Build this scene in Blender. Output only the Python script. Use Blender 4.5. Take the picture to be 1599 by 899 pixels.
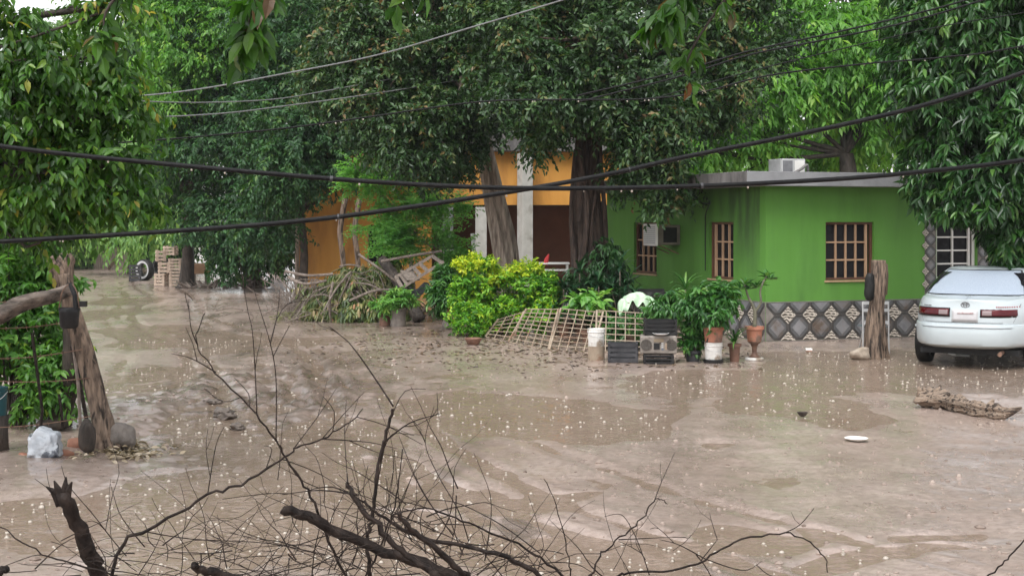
import bpy, bmesh, math, random
import numpy as np
from mathutils import Vector, Matrix, Euler
R = math.radians
sc = bpy.context.scene
for o in list(bpy.data.objects): bpy.data.objects.remove(o)

# ------------------------------------------------------------ camera, sky, sun, exposure
F, CX, HY, H = 2220.8, 799.5, 345.0, 2.16       # focal length / centre / horizon in photo pixels, eye height in metres
cam = bpy.data.cameras.new('camera'); cam_o = bpy.data.objects.new('camera', cam); sc.collection.objects.link(cam_o)
cam.lens = 50.0; cam.sensor_width = 36.0; cam.clip_end = 2000; cam.clip_start = 0.05
cam.shift_y = -(449.5 - HY) / 1599.0
cam_o.location = (0, 0, H); cam_o.rotation_euler = (R(90), 0, 0)
sc.camera = cam_o
SUN_EL, SUN_AZ = 58, 200                          # degrees; light comes from behind and left of the camera
w = bpy.data.worlds.new('World'); sc.world = w; w.use_nodes = True
nt = w.node_tree; nt.nodes.clear()
sky = nt.nodes.new('ShaderNodeTexSky'); sky.sky_type = 'NISHITA'; sky.sun_disc = False
sky.sun_elevation = R(SUN_EL); sky.sun_rotation = R(SUN_AZ); sky.dust_density = 2; sky.air_density = 1.0; sky.ozone_density = 1
hs = nt.nodes.new('ShaderNodeHueSaturation'); hs.inputs['Saturation'].default_value = 0.12
bg = nt.nodes.new('ShaderNodeBackground'); bg.inputs[1].default_value = 0.15
ow = nt.nodes.new('ShaderNodeOutputWorld')
nt.links.new(sky.outputs[0], hs.inputs['Color']); nt.links.new(hs.outputs[0], bg.inputs[0]); nt.links.new(bg.outputs[0], ow.inputs[0])
sl = bpy.data.lights.new('sun', 'SUN'); sl.energy = 1.3; sl.angle = R(40); sl.color = (1.0, 0.985, 0.965)
so = bpy.data.objects.new('sun', sl); sc.collection.objects.link(so)
az = R(SUN_AZ); el = R(SUN_EL)
sdir = Vector((math.sin(az) * math.cos(el), math.cos(az) * math.cos(el), math.sin(el)))
so.rotation_euler = sdir.to_track_quat('Z', 'Y').to_euler(); so.location = (0, -20, 40)
sc.view_settings.view_transform = 'Standard'; sc.view_settings.look = 'None'
sc.view_settings.exposure = 1.05; sc.view_settings.gamma = 1.0
sc.render.engine = 'CYCLES'
sc.cycles.use_denoising = True
sc.cycles.max_bounces = 6; sc.cycles.diffuse_bounces = 3; sc.cycles.glossy_bounces = 3; sc.cycles.transmission_bounces = 4
sc.cycles.volume_bounces = 0; sc.cycles.transparent_max_bounces = 6; sc.cycles.caustics_reflective = False; sc.cycles.caustics_refractive = False
sc.cycles.use_adaptive_sampling = True; sc.cycles.adaptive_threshold = 0.02

# ------------------------------------------------------------ helpers
def G(px, py): Y = H * F / (py - HY); return Vector(((px - CX) / F * Y, Y, 0))
def P(px, py, Y): return Vector(((px - CX) / F * Y, Y, H - (py - HY) / F * Y))
def GX(px, Y): return Vector(((px - CX) / F * Y, Y, 0))
def link(o): sc.collection.objects.link(o); return o
def thing(name, label, cat, loc=(0, 0, 0), rz=0, group=None, kind=None):
    o = link(bpy.data.objects.new(name, None)); o.empty_display_size = .1
    o.location = loc; o.rotation_euler = (0, 0, rz); tag(o, label, cat, group, kind); return o
def tag(o, label=None, cat=None, group=None, kind=None):
    if label: o['label'] = label
    if cat: o['category'] = cat
    if group: o['group'] = group
    if kind: o['kind'] = kind
    return o
def wloc(o):
    v = Vector((0, 0, 0))
    while o is not None: v = v + o.location; o = o.parent
    return v

class MB:
    def __init__(s): s.v = []; s.f = []; s.m = []; s.cur = 0
    def add(s, vs, fs):
        b = len(s.v); s.v.extend([tuple(v) for v in vs]); s.f.extend([tuple(i + b for i in f) for f in fs]); s.m.extend([s.cur] * len(fs)); return s
    def box(s, c, d, rot=None, taper=1.0):
        x, y, z = d[0] / 2, d[1] / 2, d[2] / 2
        vs = [Vector((sx * x * (taper if sz > 0 else 1), sy * y * (taper if sz > 0 else 1), sz * z)) for sz in (-1, 1) for sy in (-1, 1) for sx in (-1, 1)]
        if rot is not None:
            m = rot if isinstance(rot, Matrix) else Euler(rot).to_matrix()
            vs = [m @ v for v in vs]
        c = Vector(c); vs = [v + c for v in vs]
        return s.add(vs, [(0, 2, 3, 1), (4, 5, 7, 6), (0, 1, 5, 4), (2, 6, 7, 3), (0, 4, 6, 2), (1, 3, 7, 5)])
    def bar(s, a, b, wd, th, up=(0, 0, 1)):
        a = Vector(a); b = Vector(b); d = (b - a); L = d.length; d.normalize(); up = Vector(up)
        x = d.cross(up)
        if x.length < 1e-4: x = d.cross(Vector((1, 0, 0)))
        x.normalize(); y = x.cross(d); m = Matrix((x, d, y)).transposed()
        return s.box((a + b) / 2, (wd, L, th), m)
    def tube(s, pts, rad, seg=8, flute=0, lobes=5, rng=None, cap=True, jit=0, groove=0):
        pts = [Vector(p) for p in pts]; n = len(pts)
        if not hasattr(rad, '__len__'): rad = [rad] * n
        rings = []; t0 = (pts[1] - pts[0]).normalized()
        ref = Vector((1, 0, 0)) if abs(t0.x) < .8 else Vector((0, 1, 0))
        x = t0.cross(ref).normalized(); ph = rng.random() * 6 if rng else 0
        ja = [1 + (rng.uniform(-jit, jit) if rng and jit else 0) for _ in range(seg)]
        gp = [((rng or random).random() * 6.28) for _ in range(6)]
        for i, p in enumerate(pts):
            t = (pts[min(i + 1, n - 1)] - pts[max(i - 1, 0)]).normalized()
            x = (x - t * x.dot(t)).normalized(); y = t.cross(x); ring = []
            for k in range(seg):
                a = 2 * math.pi * k / seg
                r = rad[i] * ja[k] * (1 + flute * math.sin(lobes * a + ph + i * .22) + .5 * flute * math.sin((lobes * 2 + 1) * a + 1.3 + i * .35))
                if groove: r *= 1 + groove * sum(math.sin(h * a + gp[q] + i * .06 * (q - 2)) * (1 + .5 * math.sin(i * .5 + q)) / (1 + .25 * q) for q, h in enumerate((2, 5, 9, 14, 19)))
                if rng and jit: r *= 1 + rng.uniform(-jit, jit) * .5
                ring.append(p + x * math.cos(a) * r + y * math.sin(a) * r)
            rings.append(ring)
        vs = [v for r in rings for v in r]; fs = []
        for i in range(n - 1):
            for k in range(seg):
                k2 = (k + 1) % seg; fs.append((i * seg + k, i * seg + k2, (i + 1) * seg + k2, (i + 1) * seg + k))
        if cap: fs.append(tuple(range(seg - 1, -1, -1))); fs.append(tuple((n - 1) * seg + k for k in range(seg)))
        return s.add(vs, fs)
    def lathe(s, prof, c=(0, 0, 0), seg=20, m=None):
        c = Vector(c); vs = []; fs = []; n = len(prof)
        for r, z in prof:
            for k in range(seg):
                a = 2 * math.pi * k / seg; v = Vector((r * math.cos(a), r * math.sin(a), z))
                if m is not None: v = m @ v
                vs.append(v + c)
        for i in range(n - 1):
            for k in range(seg):
                k2 = (k + 1) % seg; fs.append((i * seg + k, i * seg + k2, (i + 1) * seg + k2, (i + 1) * seg + k))
        fs.append(tuple(range(seg - 1, -1, -1))); fs.append(tuple((n - 1) * seg + k for k in range(seg)))
        return s.add(vs, fs)
    def grid(s, fn, nu, nv):
        vs = [fn(i / nu, j / nv) for j in range(nv + 1) for i in range(nu + 1)]
        return s.add(vs, [(j * (nu + 1) + i, j * (nu + 1) + i + 1, (j + 1) * (nu + 1) + i + 1, (j + 1) * (nu + 1) + i) for j in range(nv) for i in range(nu)])
    def build(s, name, mat, parent=None, local=False, origin=None, smooth=False, bevel=0, sub=0, data_only=False):
        me = bpy.data.meshes.new(name); vs = s.v; off = Vector((0, 0, 0))
        if not local:
            if parent is not None: off = wloc(parent)
            elif origin is not None: off = Vector(origin)
        if off.length > 0: vs = [(v[0] - off.x, v[1] - off.y, v[2] - off.z) for v in vs]
        me.from_pydata(vs, [], s.f); me.validate()
        for m in (mat if isinstance(mat, (list, tuple)) else [mat]): me.materials.append(m)
        if len(me.polygons) == len(s.m): me.polygons.foreach_set('material_index', s.m)
        if smooth: me.polygons.foreach_set('use_smooth', [True] * len(me.polygons))
        me.update()
        if data_only: return me
        o = link(bpy.data.objects.new(name, me)); o.parent = parent
        if parent is None and not local and origin is not None: o.location = origin
        if bevel:
            b = o.modifiers.new('bevel', 'BEVEL'); b.width = bevel; b.segments = 2; b.limit_method = 'ANGLE'; b.angle_limit = R(40)
        if sub:
            b = o.modifiers.new('sub', 'SUBSURF'); b.levels = sub; b.render_levels = sub
        return o
def inst(name, me, parent, mtx):
    o = link(bpy.data.objects.new(name, me)); o.parent = parent; o.matrix_basis = mtx; return o
def smooth_path(pts, n=6):
    pts = [Vector(p) for p in pts]; out = []
    for i in range(len(pts) - 1):
        p0 = pts[max(i - 1, 0)]; p1 = pts[i]; p2 = pts[i + 1]; p3 = pts[min(i + 2, len(pts) - 1)]
        for k in range(n):
            t = k / n
            out.append(.5 * ((2 * p1) + (p2 - p0) * t + (2 * p0 - 5 * p1 + 4 * p2 - p3) * t * t + (3 * p1 - p0 - 3 * p2 + p3) * t ** 3))
    out.append(pts[-1]); return out
def lerp(a, b, t): return a + (b - a) * t

# ------------------------------------------------------------ materials
def mat(name, c1, c2=None, rough=.6, scale=4, stretch=(1, 1, 1), bump=0, bscale=None, r2=None, spec=.32, metal=0, coat=0, detail=6, lo=.35, hi=.65, c3=None, c3t=(.6, .7), c3scale=2, world=False):
    m = bpy.data.materials.new(name); m.use_nodes = True; t = m.node_tree; p = t.nodes['Principled BSDF']; L = t.links.new
    p.inputs['Roughness'].default_value = rough; p.inputs['Specular IOR Level'].default_value = spec; p.inputs['Metallic'].default_value = metal
    p.inputs['Coat Weight'].default_value = coat; p.inputs['Coat Roughness'].default_value = .08
    tc = t.nodes.new('ShaderNodeTexCoord'); mp = t.nodes.new('ShaderNodeMapping'); mp.inputs['Scale'].default_value = stretch
    L(t.nodes.new('ShaderNodeNewGeometry').outputs['Position'] if world else tc.outputs['Object'], mp.inputs[0])
    def noise(s, d=detail):
        n = t.nodes.new('ShaderNodeTexNoise'); n.inputs['Scale'].default_value = s; n.inputs['Detail'].default_value = d; n.inputs['Roughness'].default_value = .6
        L(mp.outputs[0], n.inputs['Vector']); return n
    def rng_(src, a, b, x, y):
        r = t.nodes.new('ShaderNodeMapRange'); r.inputs[1].default_value = a; r.inputs[2].default_value = b; r.inputs[3].default_value = x; r.inputs[4].default_value = y
        L(src, r.inputs[0]); return r.outputs[0]
    def mix(f, a, b):
        x = t.nodes.new('ShaderNodeMix'); x.data_type = 'RGBA'; L(f, x.inputs[0])
        for i, c in ((6, a), (7, b)):
            if isinstance(c, tuple): x.inputs[i].default_value = (*c, 1)
            else: L(c, x.inputs[i])
        return x.outputs[2]
    n1 = noise(scale)
    col = None
    if c2 is not None: col = mix(rng_(n1.outputs[0], lo, hi, 0, 1), c1, c2)
    if c3 is not None:
        n3 = noise(c3scale); col = mix(rng_(n3.outputs[0], c3t[0], c3t[1], 0, 1), col if col is not None else c1, c3)
    if col is not None: L(col, p.inputs['Base Color'])
    else: p.inputs['Base Color'].default_value = (*c1, 1)
    if r2 is not None: L(rng_(noise(scale * .7).outputs[0], .35, .65, rough, r2), p.inputs['Roughness'])
    if bump:
        b = t.nodes.new('ShaderNodeBump'); b.inputs['Strength'].default_value = 1; b.inputs['Distance'].default_value = bump
        L(noise(bscale or scale * 3).outputs[0], b.inputs['Height']); L(b.outputs[0], p.inputs['Normal'])
    return m
def leafmat(name, stops, rough=.38, trans=.3, obj=False):
    m = bpy.data.materials.new(name); m.use_nodes = True; t = m.node_tree; p = t.nodes['Principled BSDF']; L = t.links.new
    out = t.nodes['Material Output']
    if obj: src = t.nodes.new('ShaderNodeObjectInfo').outputs['Random']
    else:
        a = t.nodes.new('ShaderNodeAttribute'); a.attribute_name = 'rnd'; src = a.outputs['Fac']
    cr = t.nodes.new('ShaderNodeValToRGB'); e = cr.color_ramp.elements
    while len(e) < len(stops): e.new(.5)
    for i, (x, c) in enumerate(stops): e[i].position = x; e[i].color = (*c, 1)
    L(src, cr.inputs[0]); L(cr.outputs[0], p.inputs['Base Color'])
    p.inputs['Roughness'].default_value = rough; p.inputs['Specular IOR Level'].default_value = .42
    tr = t.nodes.new('ShaderNodeBsdfTranslucent'); g = t.nodes.new('ShaderNodeMix'); g.data_type = 'RGBA'; g.blend_type = 'MULTIPLY'; g.inputs[0].default_value = 1
    L(cr.outputs[0], g.inputs[6]); g.inputs[7].default_value = (1.6, 1.7, .7, 1); L(g.outputs[2], tr.inputs[0])
    mx = t.nodes.new('ShaderNodeMixShader'); mx.inputs[0].default_value = trans
    L(p.outputs[0], mx.inputs[1]); L(tr.outputs[0], mx.inputs[2]); L(mx.outputs[0], out.inputs[0])
    return m
def two(name, stops, **k): return (leafmat(name, stops, **k), leafmat(name + '_single', stops, obj=True, **k))

# ------------------------------------------------------------ leaves (numpy)
def nrmz(a): return a / np.maximum(np.linalg.norm(a, axis=-1, keepdims=True), 1e-6)
LEAF2 = (np.array([[0, 0, 0], [.42, -.5, .10], [1, 0, -.08], [.42, .5, .10]]), [(0, 1, 2), (0, 2, 3)])
LEAF6 = (np.array([[0, 0, 0], [.28, -.42, .05], [.62, -.40, .0], [1, 0, -.22], [.62, .40, .0], [.28, .42, .05], [.45, 0, -.07]]),
         [(0, 1, 6), (1, 2, 6), (2, 3, 6), (6, 3, 4), (6, 4, 5), (0, 6, 5)])
STRAP = (np.array([[0, -.5, 0], [0, .5, 0], [.35, -.5, .12], [.35, .5, .12], [.7, -.4, .05], [.7, .4, .05], [1, 0, -.15]]), [(0, 2, 3, 1), (2, 4, 5, 3), (4, 6, 5)])
def leaf_mesh(name, L_, tmpl, mats, off=(0, 0, 0)):
    pos, d, n, ln, wd, rn = L_; tv, tf = tmpl; N = len(pos); k = len(tv)
    s = np.cross(n, d)
    V = pos[:, None, :] + d[:, None, :] * (tv[None, :, 0:1] * ln[:, None, None]) + s[:, None, :] * (tv[None, :, 1:2] * wd[:, None, None]) + n[:, None, :] * (tv[None, :, 2:3] * ln[:, None, None])
    V = (V - np.array(off)).reshape(-1, 3)
    fl = np.concatenate([np.array(f) for f in tf]); nl = len(fl)
    idx = (np.arange(N)[:, None] * k + fl[None, :]).ravel()
    sizes = np.array([len(f) for f in tf]); starts = np.concatenate([[0], np.cumsum(sizes)[:-1]])
    st = (np.arange(N)[:, None] * nl + starts[None, :]).ravel()
    me = bpy.data.meshes.new(name); me.vertices.add(N * k); me.vertices.foreach_set('co', V.astype(np.float32).ravel())
    me.loops.add(len(idx)); me.loops.foreach_set('vertex_index', idx.astype(np.int32))
    me.polygons.add(len(st)); me.polygons.foreach_set('loop_start', st.astype(np.int32))
    me.update(calc_edges=True)
    at = me.attributes.new('rnd', 'FLOAT', 'POINT'); at.data.foreach_set('value', np.repeat(rn, k).astype(np.float32))
    for m in mats: me.materials.append(m)
    return me
def leaf_obj(name, L_, tmpl, m, parent, kind='stuff'):
    off = wloc(parent) if parent else Vector((0, 0, 0))
    o = link(bpy.data.objects.new(name, leaf_mesh(name, L_, tmpl, [m], off))); o.parent = parent
    if kind: o['kind'] = kind
    return o
def unit_leaf(name, tmpl, m):
    me = bpy.data.meshes.new(name); me.from_pydata([tuple(v) for v in tmpl[0]], [], tmpl[1]); me.materials.append(m); me.update(); return me
def leaf_parts(L_, me, parent, name='leaf'):
    off = np.array(wloc(parent)); pos, d, n, ln, wd, rn = L_; s = np.cross(n, d)
    for i in range(len(pos)):
        q = pos[i] - off; a = d[i] * ln[i]; b = s[i] * wd[i]; c = n[i] * ln[i]
        inst(name, me, parent, Matrix(((a[0], b[0], c[0], q[0]), (a[1], b[1], c[1], q[1]), (a[2], b[2], c[2], q[2]), (0, 0, 0, 1))))
def twigs(rng, o, od, L, n, ll, lw, droop=.4, spread=.6, ldroop=.4, jit=.35, whorl=False, nup=1.0):
    T = len(o); d = nrmz(od + rng.normal(0, .45, (T, 3)) + np.array([0, 0, -droop * .6]))
    LL = L * rng.uniform(.6, 1.3, (T, 1))
    j = (np.arange(n) + rng.uniform(0, .5, (T, n))) / n
    if whorl: j = 1 - (1 - j) * .5
    j = j[..., None]
    pos = o[:, None] + d[:, None] * LL[:, None] * j + np.array([0, 0, -1.]) * droop * .5 * LL[:, None] * j * j
    tan = nrmz(d[:, None] + np.array([0, 0, -1.]) * droop * j)
    if whorl:
        side = nrmz(np.cross(tan, rng.normal(0, 1, (T, n, 3)))); sg = 1
    else:
        side = nrmz(np.cross(tan, np.array([0, 0, 1.]) + rng.normal(0, .3, (T, n, 3)))); sg = np.where(np.arange(n) % 2, 1, -1)[None, :, None]
    ld = nrmz(tan * (1 - spread) + side * sg * spread + np.array([0, 0, -1.]) * ldroop + rng.normal(0, jit * .6, (T, n, 3)))
    nn = np.array([0, 0, nup]) + rng.normal(0, jit, (T, n, 3)) + nrmz(od)[:, None] * .35
    nn = nrmz(nn - ld * (nn * ld).sum(-1, keepdims=True))
    tw = rng.random((T, 1)); rn = np.clip(tw * .55 + rng.random((T, n)) * .45, 0, 1)
    sz = rng.uniform(.7, 1.25, (T, n))
    return [pos.reshape(-1, 3), ld.reshape(-1, 3), nn.reshape(-1, 3), (ll * sz).ravel(), (lw * sz).ravel(), rn.ravel()]
def cat(ls): return [np.concatenate([l[i] for l in ls]) for i in range(6)]
def pick(L_, m): return [a[m] for a in L_]
def sphere_dirs(rng, n): return nrmz(rng.normal(0, 1, (n, 3)))
def crown_leaves(rng, ells, nsub, rs, ntw, **tk):
    """ells: (centre, radii) ellipsoids; sub-clumps sit on their shells, twigs fill the sub-clumps"""
    out = []; subs = []
    for c, r in ells:
        c = np.array(c, float); r = np.array(r, float); k = max(4, int(nsub * (r[0] * r[2]) ** .5 if nsub > 0 else -nsub))
        dr = sphere_dirs(rng, k); sp = c + dr * r * rng.uniform(.62, 1.02, (k, 1)); subs.append(sp)
        rr = rs * rng.uniform(.6, 1.35, (k, 1))
        o = np.repeat(sp, ntw, 0); rep = np.repeat(rr, ntw, 0)
        u = sphere_dirs(rng, len(o)) * rng.random((len(o), 1)) ** .5
        oo = o + u * rep * np.array([1, 1, .75]); od = nrmz(nrmz(oo - c) * .5 + u * 1.0 + np.array([0, 0, .12]))
        cl = np.repeat(rng.uniform(-.16, .16, k), ntw)
        L_ = twigs(rng, oo, od, **tk); L_[5] = np.clip(L_[5] + np.repeat(cl, len(L_[5]) // len(cl)), 0, 1)
        out.append(L_)
    return cat(out), subs
def px_of(p): return CX + F * p[:, 0] / p[:, 1], HY - F * (p[:, 2] - H) / p[:, 1]
def split_near(L_, n):
    """the n leaves that show largest in view"""
    x, y = px_of(L_[0]); vis = (x > 5) & (x < 1594) & (y > 5) & (y < 894)
    sc_ = np.where(vis, L_[3] / L_[0][:, 1], -1); idx = np.argsort(-sc_)[:n]
    m = np.zeros(len(sc_), bool); m[idx] = True; m &= vis
    return pick(L_, m), pick(L_, ~m)
def limbs(rng, base, r0, ells, subs, m, parent, per=4, rs=.5):
    base = Vector(base); mb = MB()
    for (c, r), sp in zip(ells, subs):
        c = Vector(c); mid = base.lerp(c, .5) + Vector(rng.normal(0, .12, 3)) * (c - base).length * .6
        path = smooth_path([base, mid, c], 5); mb.tube(path, [lerp(r0 * rs, r0 * rs * .3, i / (len(path) - 1)) for i in range(len(path))], 7)
        for q in sp[rng.permutation(len(sp))[:per]]:
            q = Vector(q); st = path[rng.integers(len(path) // 2, len(path))]; md = st.lerp(q, .5) + Vector(rng.normal(0, .1, 3)) * (q - st).length
            pp = smooth_path([st, md, q], 4); mb.tube(pp, [lerp(r0 * rs * .3, .008, i / (len(pp) - 1)) for i in range(len(pp))], 5)
    return mb.build('limbs', m, parent, smooth=True)

# ------------------------------------------------------------ ground: churned wet dirt with puddles lying in its hollows
_tab = np.random.default_rng(3).random((256, 256))
def vnoise(x, y):
    xi = np.floor(x).astype(int); yi = np.floor(y).astype(int); fx = x - xi; fy = y - yi
    fx = fx * fx * (3 - 2 * fx); fy = fy * fy * (3 - 2 * fy); g = lambda a, b: _tab[a % 256, b % 256]
    return (g(xi, yi) * (1 - fx) + g(xi + 1, yi) * fx) * (1 - fy) + (g(xi, yi + 1) * (1 - fx) + g(xi + 1, yi + 1) * fx) * fy
def fbm(x, y, o=4):
    s = 0; a = 1; t = 0
    for i in range(o): s = s + a * vnoise(x * 2 ** i + 17 * i, y * 2 ** i + 31 * i); t += a; a *= .5
    return s / t - .5
def smst(a, b, x): t = np.clip((x - a) / (b - a), 0, 1); return t * t * (3 - 2 * t)
# hollows: ground positions (taken from photo rows), half sizes in metres and turn
def hollow(px, py, wpx, hpx, rot=0, k=1.0):
    c = G(px, py); a = G(px, py - hpx); b = G(px, py + hpx)
    return (c.x, (a.y + b.y) / 2, wpx * c.y / F, (a.y - b.y) / 2, R(rot), k)
HOL = [hollow(830, 650, 205, 34), hollow(960, 655, 70, 30), hollow(690, 632, 80, 17), hollow(1180, 600, 200, 22), hollow(1250, 640, 150, 24), hollow(1420, 585, 260, 28), hollow(1380, 560, 220, 18),
       hollow(1290, 655, 140, 18), hollow(430, 700, 190, 50), hollow(560, 745, 150, 38), hollow(300, 800, 330, 45), hollow(60, 800, 160, 40), hollow(520, 840, 320, 50), hollow(820, 790, 130, 16), hollow(960, 860, 190, 46), hollow(1120, 880, 200, 34, 0, .5),
       hollow(1180, 830, 160, 14), hollow(1380, 868, 200, 16), hollow(300, 530, 120, 12), hollow(350, 548, 60, 10), hollow(150, 492, 60, 12), hollow(220, 515, 80, 9), hollow(1120, 700, 110, 9, 0, .5), 
       hollow(330, 655, 110, 40), hollow(200, 600, 90, 30), hollow(1480, 840, 150, 18, 0, .5), hollow(1300, 760, 200, 26, 0, .35), hollow(690, 780, 130, 20),  hollow(1050, 590, 90, 9), hollow(200, 470, 60, 6), hollow(480, 530, 60, 8)]
def height(x, y, full=False):
    wx = x + .9 * fbm(x * .9 + 5, y * .55 + 9, 3); wy = y + 2.4 * fbm(x * .7 + 40, y * .45 + 3, 3)
    d = np.zeros_like(x)
    for (cx, cy, rx, ry, ro, k) in HOL:
        u = (wx - cx) / rx; v = (wy - cy) / ry
        d = np.maximum(d, k * np.clip(1.25 - np.sqrt(u * u + v * v), 0, 1))
    h = .030 * fbm(x * .45, y * .3) + .028 * fbm(x * 1.5 + 9, y * 1.3) + .024 * fbm(x * 4, y * 3.2, 5) - .042 * smst(0, .75, d)
    # churned, rutted mud left of the middle
    ch = np.exp(-(((x + 3.1) / 1.7) ** 2 + ((y - 18) / 4.5) ** 2))
    rd = np.abs(np.sin((x + .25 * (y - 18) + fbm(x * 2, y * 1.2) * 2.2) * 3.2))
    h = h + ch * (.07 * (rd - .5) + .16 * (.16 - 1.6 * np.abs(fbm(x * 4 + 3, y * 3.4 + 8, 5))) + .07 * fbm(x * 13, y * 11, 3))
    # tyre ruts following the street
    xr = np.interp(y, [8, 11, 16, 20, 25, 34, 45, 70], [.9, -.6, -2.4, -3.7, -5.0, -7.9, -11.2, -17]) + .25 * np.sin(y * .35)
    rut = np.zeros_like(x); fade = .55 + .9 * fbm(x * .7 + 50, y * .3, 3)
    for off, dep in ((-.85, .05), (.70, .055), (-1.25, .03), (1.15, .036), (2.1, .02), (.2, .022), (-1.9, .018)):
        e = x - xr - off - .22 * np.sin(y * .23 + off * 3); tread = 1 + .25 * np.sin((y + e * 1.5) * 42)
        rut = rut + dep * (-np.exp(-(e / .10) ** 2) * tread + .55 * np.exp(-((np.abs(e) - .20) / .07) ** 2))
    h = h + rut * np.clip(fade, 0, 1.3)
    # slightly raised, drier verge under the trees and along the house
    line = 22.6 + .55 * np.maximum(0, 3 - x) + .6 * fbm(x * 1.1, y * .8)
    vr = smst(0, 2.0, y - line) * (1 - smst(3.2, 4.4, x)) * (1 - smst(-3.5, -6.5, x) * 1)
    h = h + .035 * vr + .012 * vr * fbm(x * 7, y * 7, 3)
    # fenced plot on the left stands a little higher
    lf = smst(-3.35, -4.1, x + (y - 13.5) * .15) * (1 - smst(17, 21, y)) * smst(10.5, 12.2, y)
    return (h + .03 * lf, ch, vr) if full else h + .03 * lf
WLEV = -.012
xs_n, rows = 500, []
Y = 4.0
while Y < 75: rows.append(Y); Y += max(.03, Y * Y / (H * F) * 1.15)
rows = np.array(rows); u = np.linspace(-1, 1, xs_n)
half = 3.2 + rows * .44; XX = u[None, :] * half[:, None]; YY = np.repeat(rows[:, None], xs_n, 1)
ZZ, CH, VR = height(XX, YY, True)
V = np.stack([XX, YY, ZZ], -1).reshape(-1, 3); nr = len(rows)
i0 = (np.arange(nr - 1)[:, None] * xs_n + np.arange(xs_n - 1)[None, :]).ravel()
quads = np.stack([i0, i0 + 1, i0 + xs_n + 1, i0 + xs_n], 1)
me = bpy.data.meshes.new('ground'); me.vertices.add(len(V)); me.vertices.foreach_set('co', V.astype(np.float32).ravel())
me.loops.add(quads.size); me.loops.foreach_set('vertex_index', quads.astype(np.int32).ravel())
me.polygons.add(len(quads)); me.polygons.foreach_set('loop_start', (np.arange(len(quads)) * 4).astype(np.int32)); me.update(calc_edges=True)
me.polygons.foreach_set('use_smooth', np.ones(len(quads), bool))
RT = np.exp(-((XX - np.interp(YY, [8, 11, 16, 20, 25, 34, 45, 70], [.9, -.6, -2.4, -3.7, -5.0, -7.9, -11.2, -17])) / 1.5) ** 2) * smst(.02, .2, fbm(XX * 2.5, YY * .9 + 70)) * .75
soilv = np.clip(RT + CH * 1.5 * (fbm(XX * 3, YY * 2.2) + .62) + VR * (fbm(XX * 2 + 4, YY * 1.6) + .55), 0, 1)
at = me.attributes.new('soil', 'FLOAT', 'POINT'); at.data.foreach_set('value', soilv.astype(np.float32).ravel())
def ground_mat():
    m = bpy.data.materials.new('wet_dirt'); m.use_nodes = True; t = m.node_tree; p = t.nodes['Principled BSDF']; L = t.links.new
    tc = t.nodes.new('ShaderNodeTexCoord')
    def noise(s, st=(1, 1, 1), d=8, ro=.6):
        mp = t.nodes.new('ShaderNodeMapping'); mp.inputs['Scale'].default_value = st; L(tc.outputs['Object'], mp.inputs[0])
        n = t.nodes.new('ShaderNodeTexNoise'); n.inputs['Scale'].default_value = s; n.inputs['Detail'].default_value = d; n.inputs['Roughness'].default_value = ro; L(mp.outputs[0], n.inputs[0]); return n.outputs[0]
    def mr(s, a, b, x, y):
        r = t.nodes.new('ShaderNodeMapRange'); L(s, r.inputs[0]); r.inputs[1].default_value = a; r.inputs[2].default_value = b; r.inputs[3].default_value = x; r.inputs[4].default_value = y; return r.outputs[0]
    def mix(f, a, b):
        x = t.nodes.new('ShaderNodeMix'); x.data_type = 'RGBA'; L(f, x.inputs[0])
        for i, c in ((6, a), (7, b)):
            if isinstance(c, tuple): x.inputs[i].default_value = (*c, 1)
            else: L(c, x.inputs[i])
        return x.outputs[2]
    c = mix(mr(noise(.9, (1, .7, 1)), .35, .65, 0, 1), (.335, .25, .207), (.43, .34, .295))
    c = mix(mr(noise(14, d=10), .42, .72, 0, .8), c, (.20, .145, .115))
    c = mix(mr(noise(60), .62, .75, 0, .7), c, (.52, .47, .43))
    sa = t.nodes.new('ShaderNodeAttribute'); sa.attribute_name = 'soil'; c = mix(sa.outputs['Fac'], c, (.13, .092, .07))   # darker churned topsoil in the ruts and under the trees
    L(c, p.inputs['Base Color'])
    L(mr(noise(1.1, (1, .5, 1), 6), .38, .62, .15, .55), p.inputs['Roughness'])
    p.inputs['Specular IOR Level'].default_value = .6
    p.inputs['Coat Weight'].default_value = .68; p.inputs['Coat Roughness'].default_value = .16; p.inputs['Coat IOR'].default_value = 1.33
    b = t.nodes.new('ShaderNodeBump'); b.inputs['Distance'].default_value = .02; L(noise(22, d=10, ro=.7), b.inputs['Height']); L(b.outputs[0], p.inputs['Normal'])
    return m
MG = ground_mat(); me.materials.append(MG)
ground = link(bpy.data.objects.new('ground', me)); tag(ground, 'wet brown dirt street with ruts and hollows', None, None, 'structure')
gb = MB(); gb.box((0, 350, -.35), (1600, 1300, .5)); gbo = gb.build('terrain', MG); tag(gbo, 'flat wet dirt land reaching to the horizon', None, None, 'structure')

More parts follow.
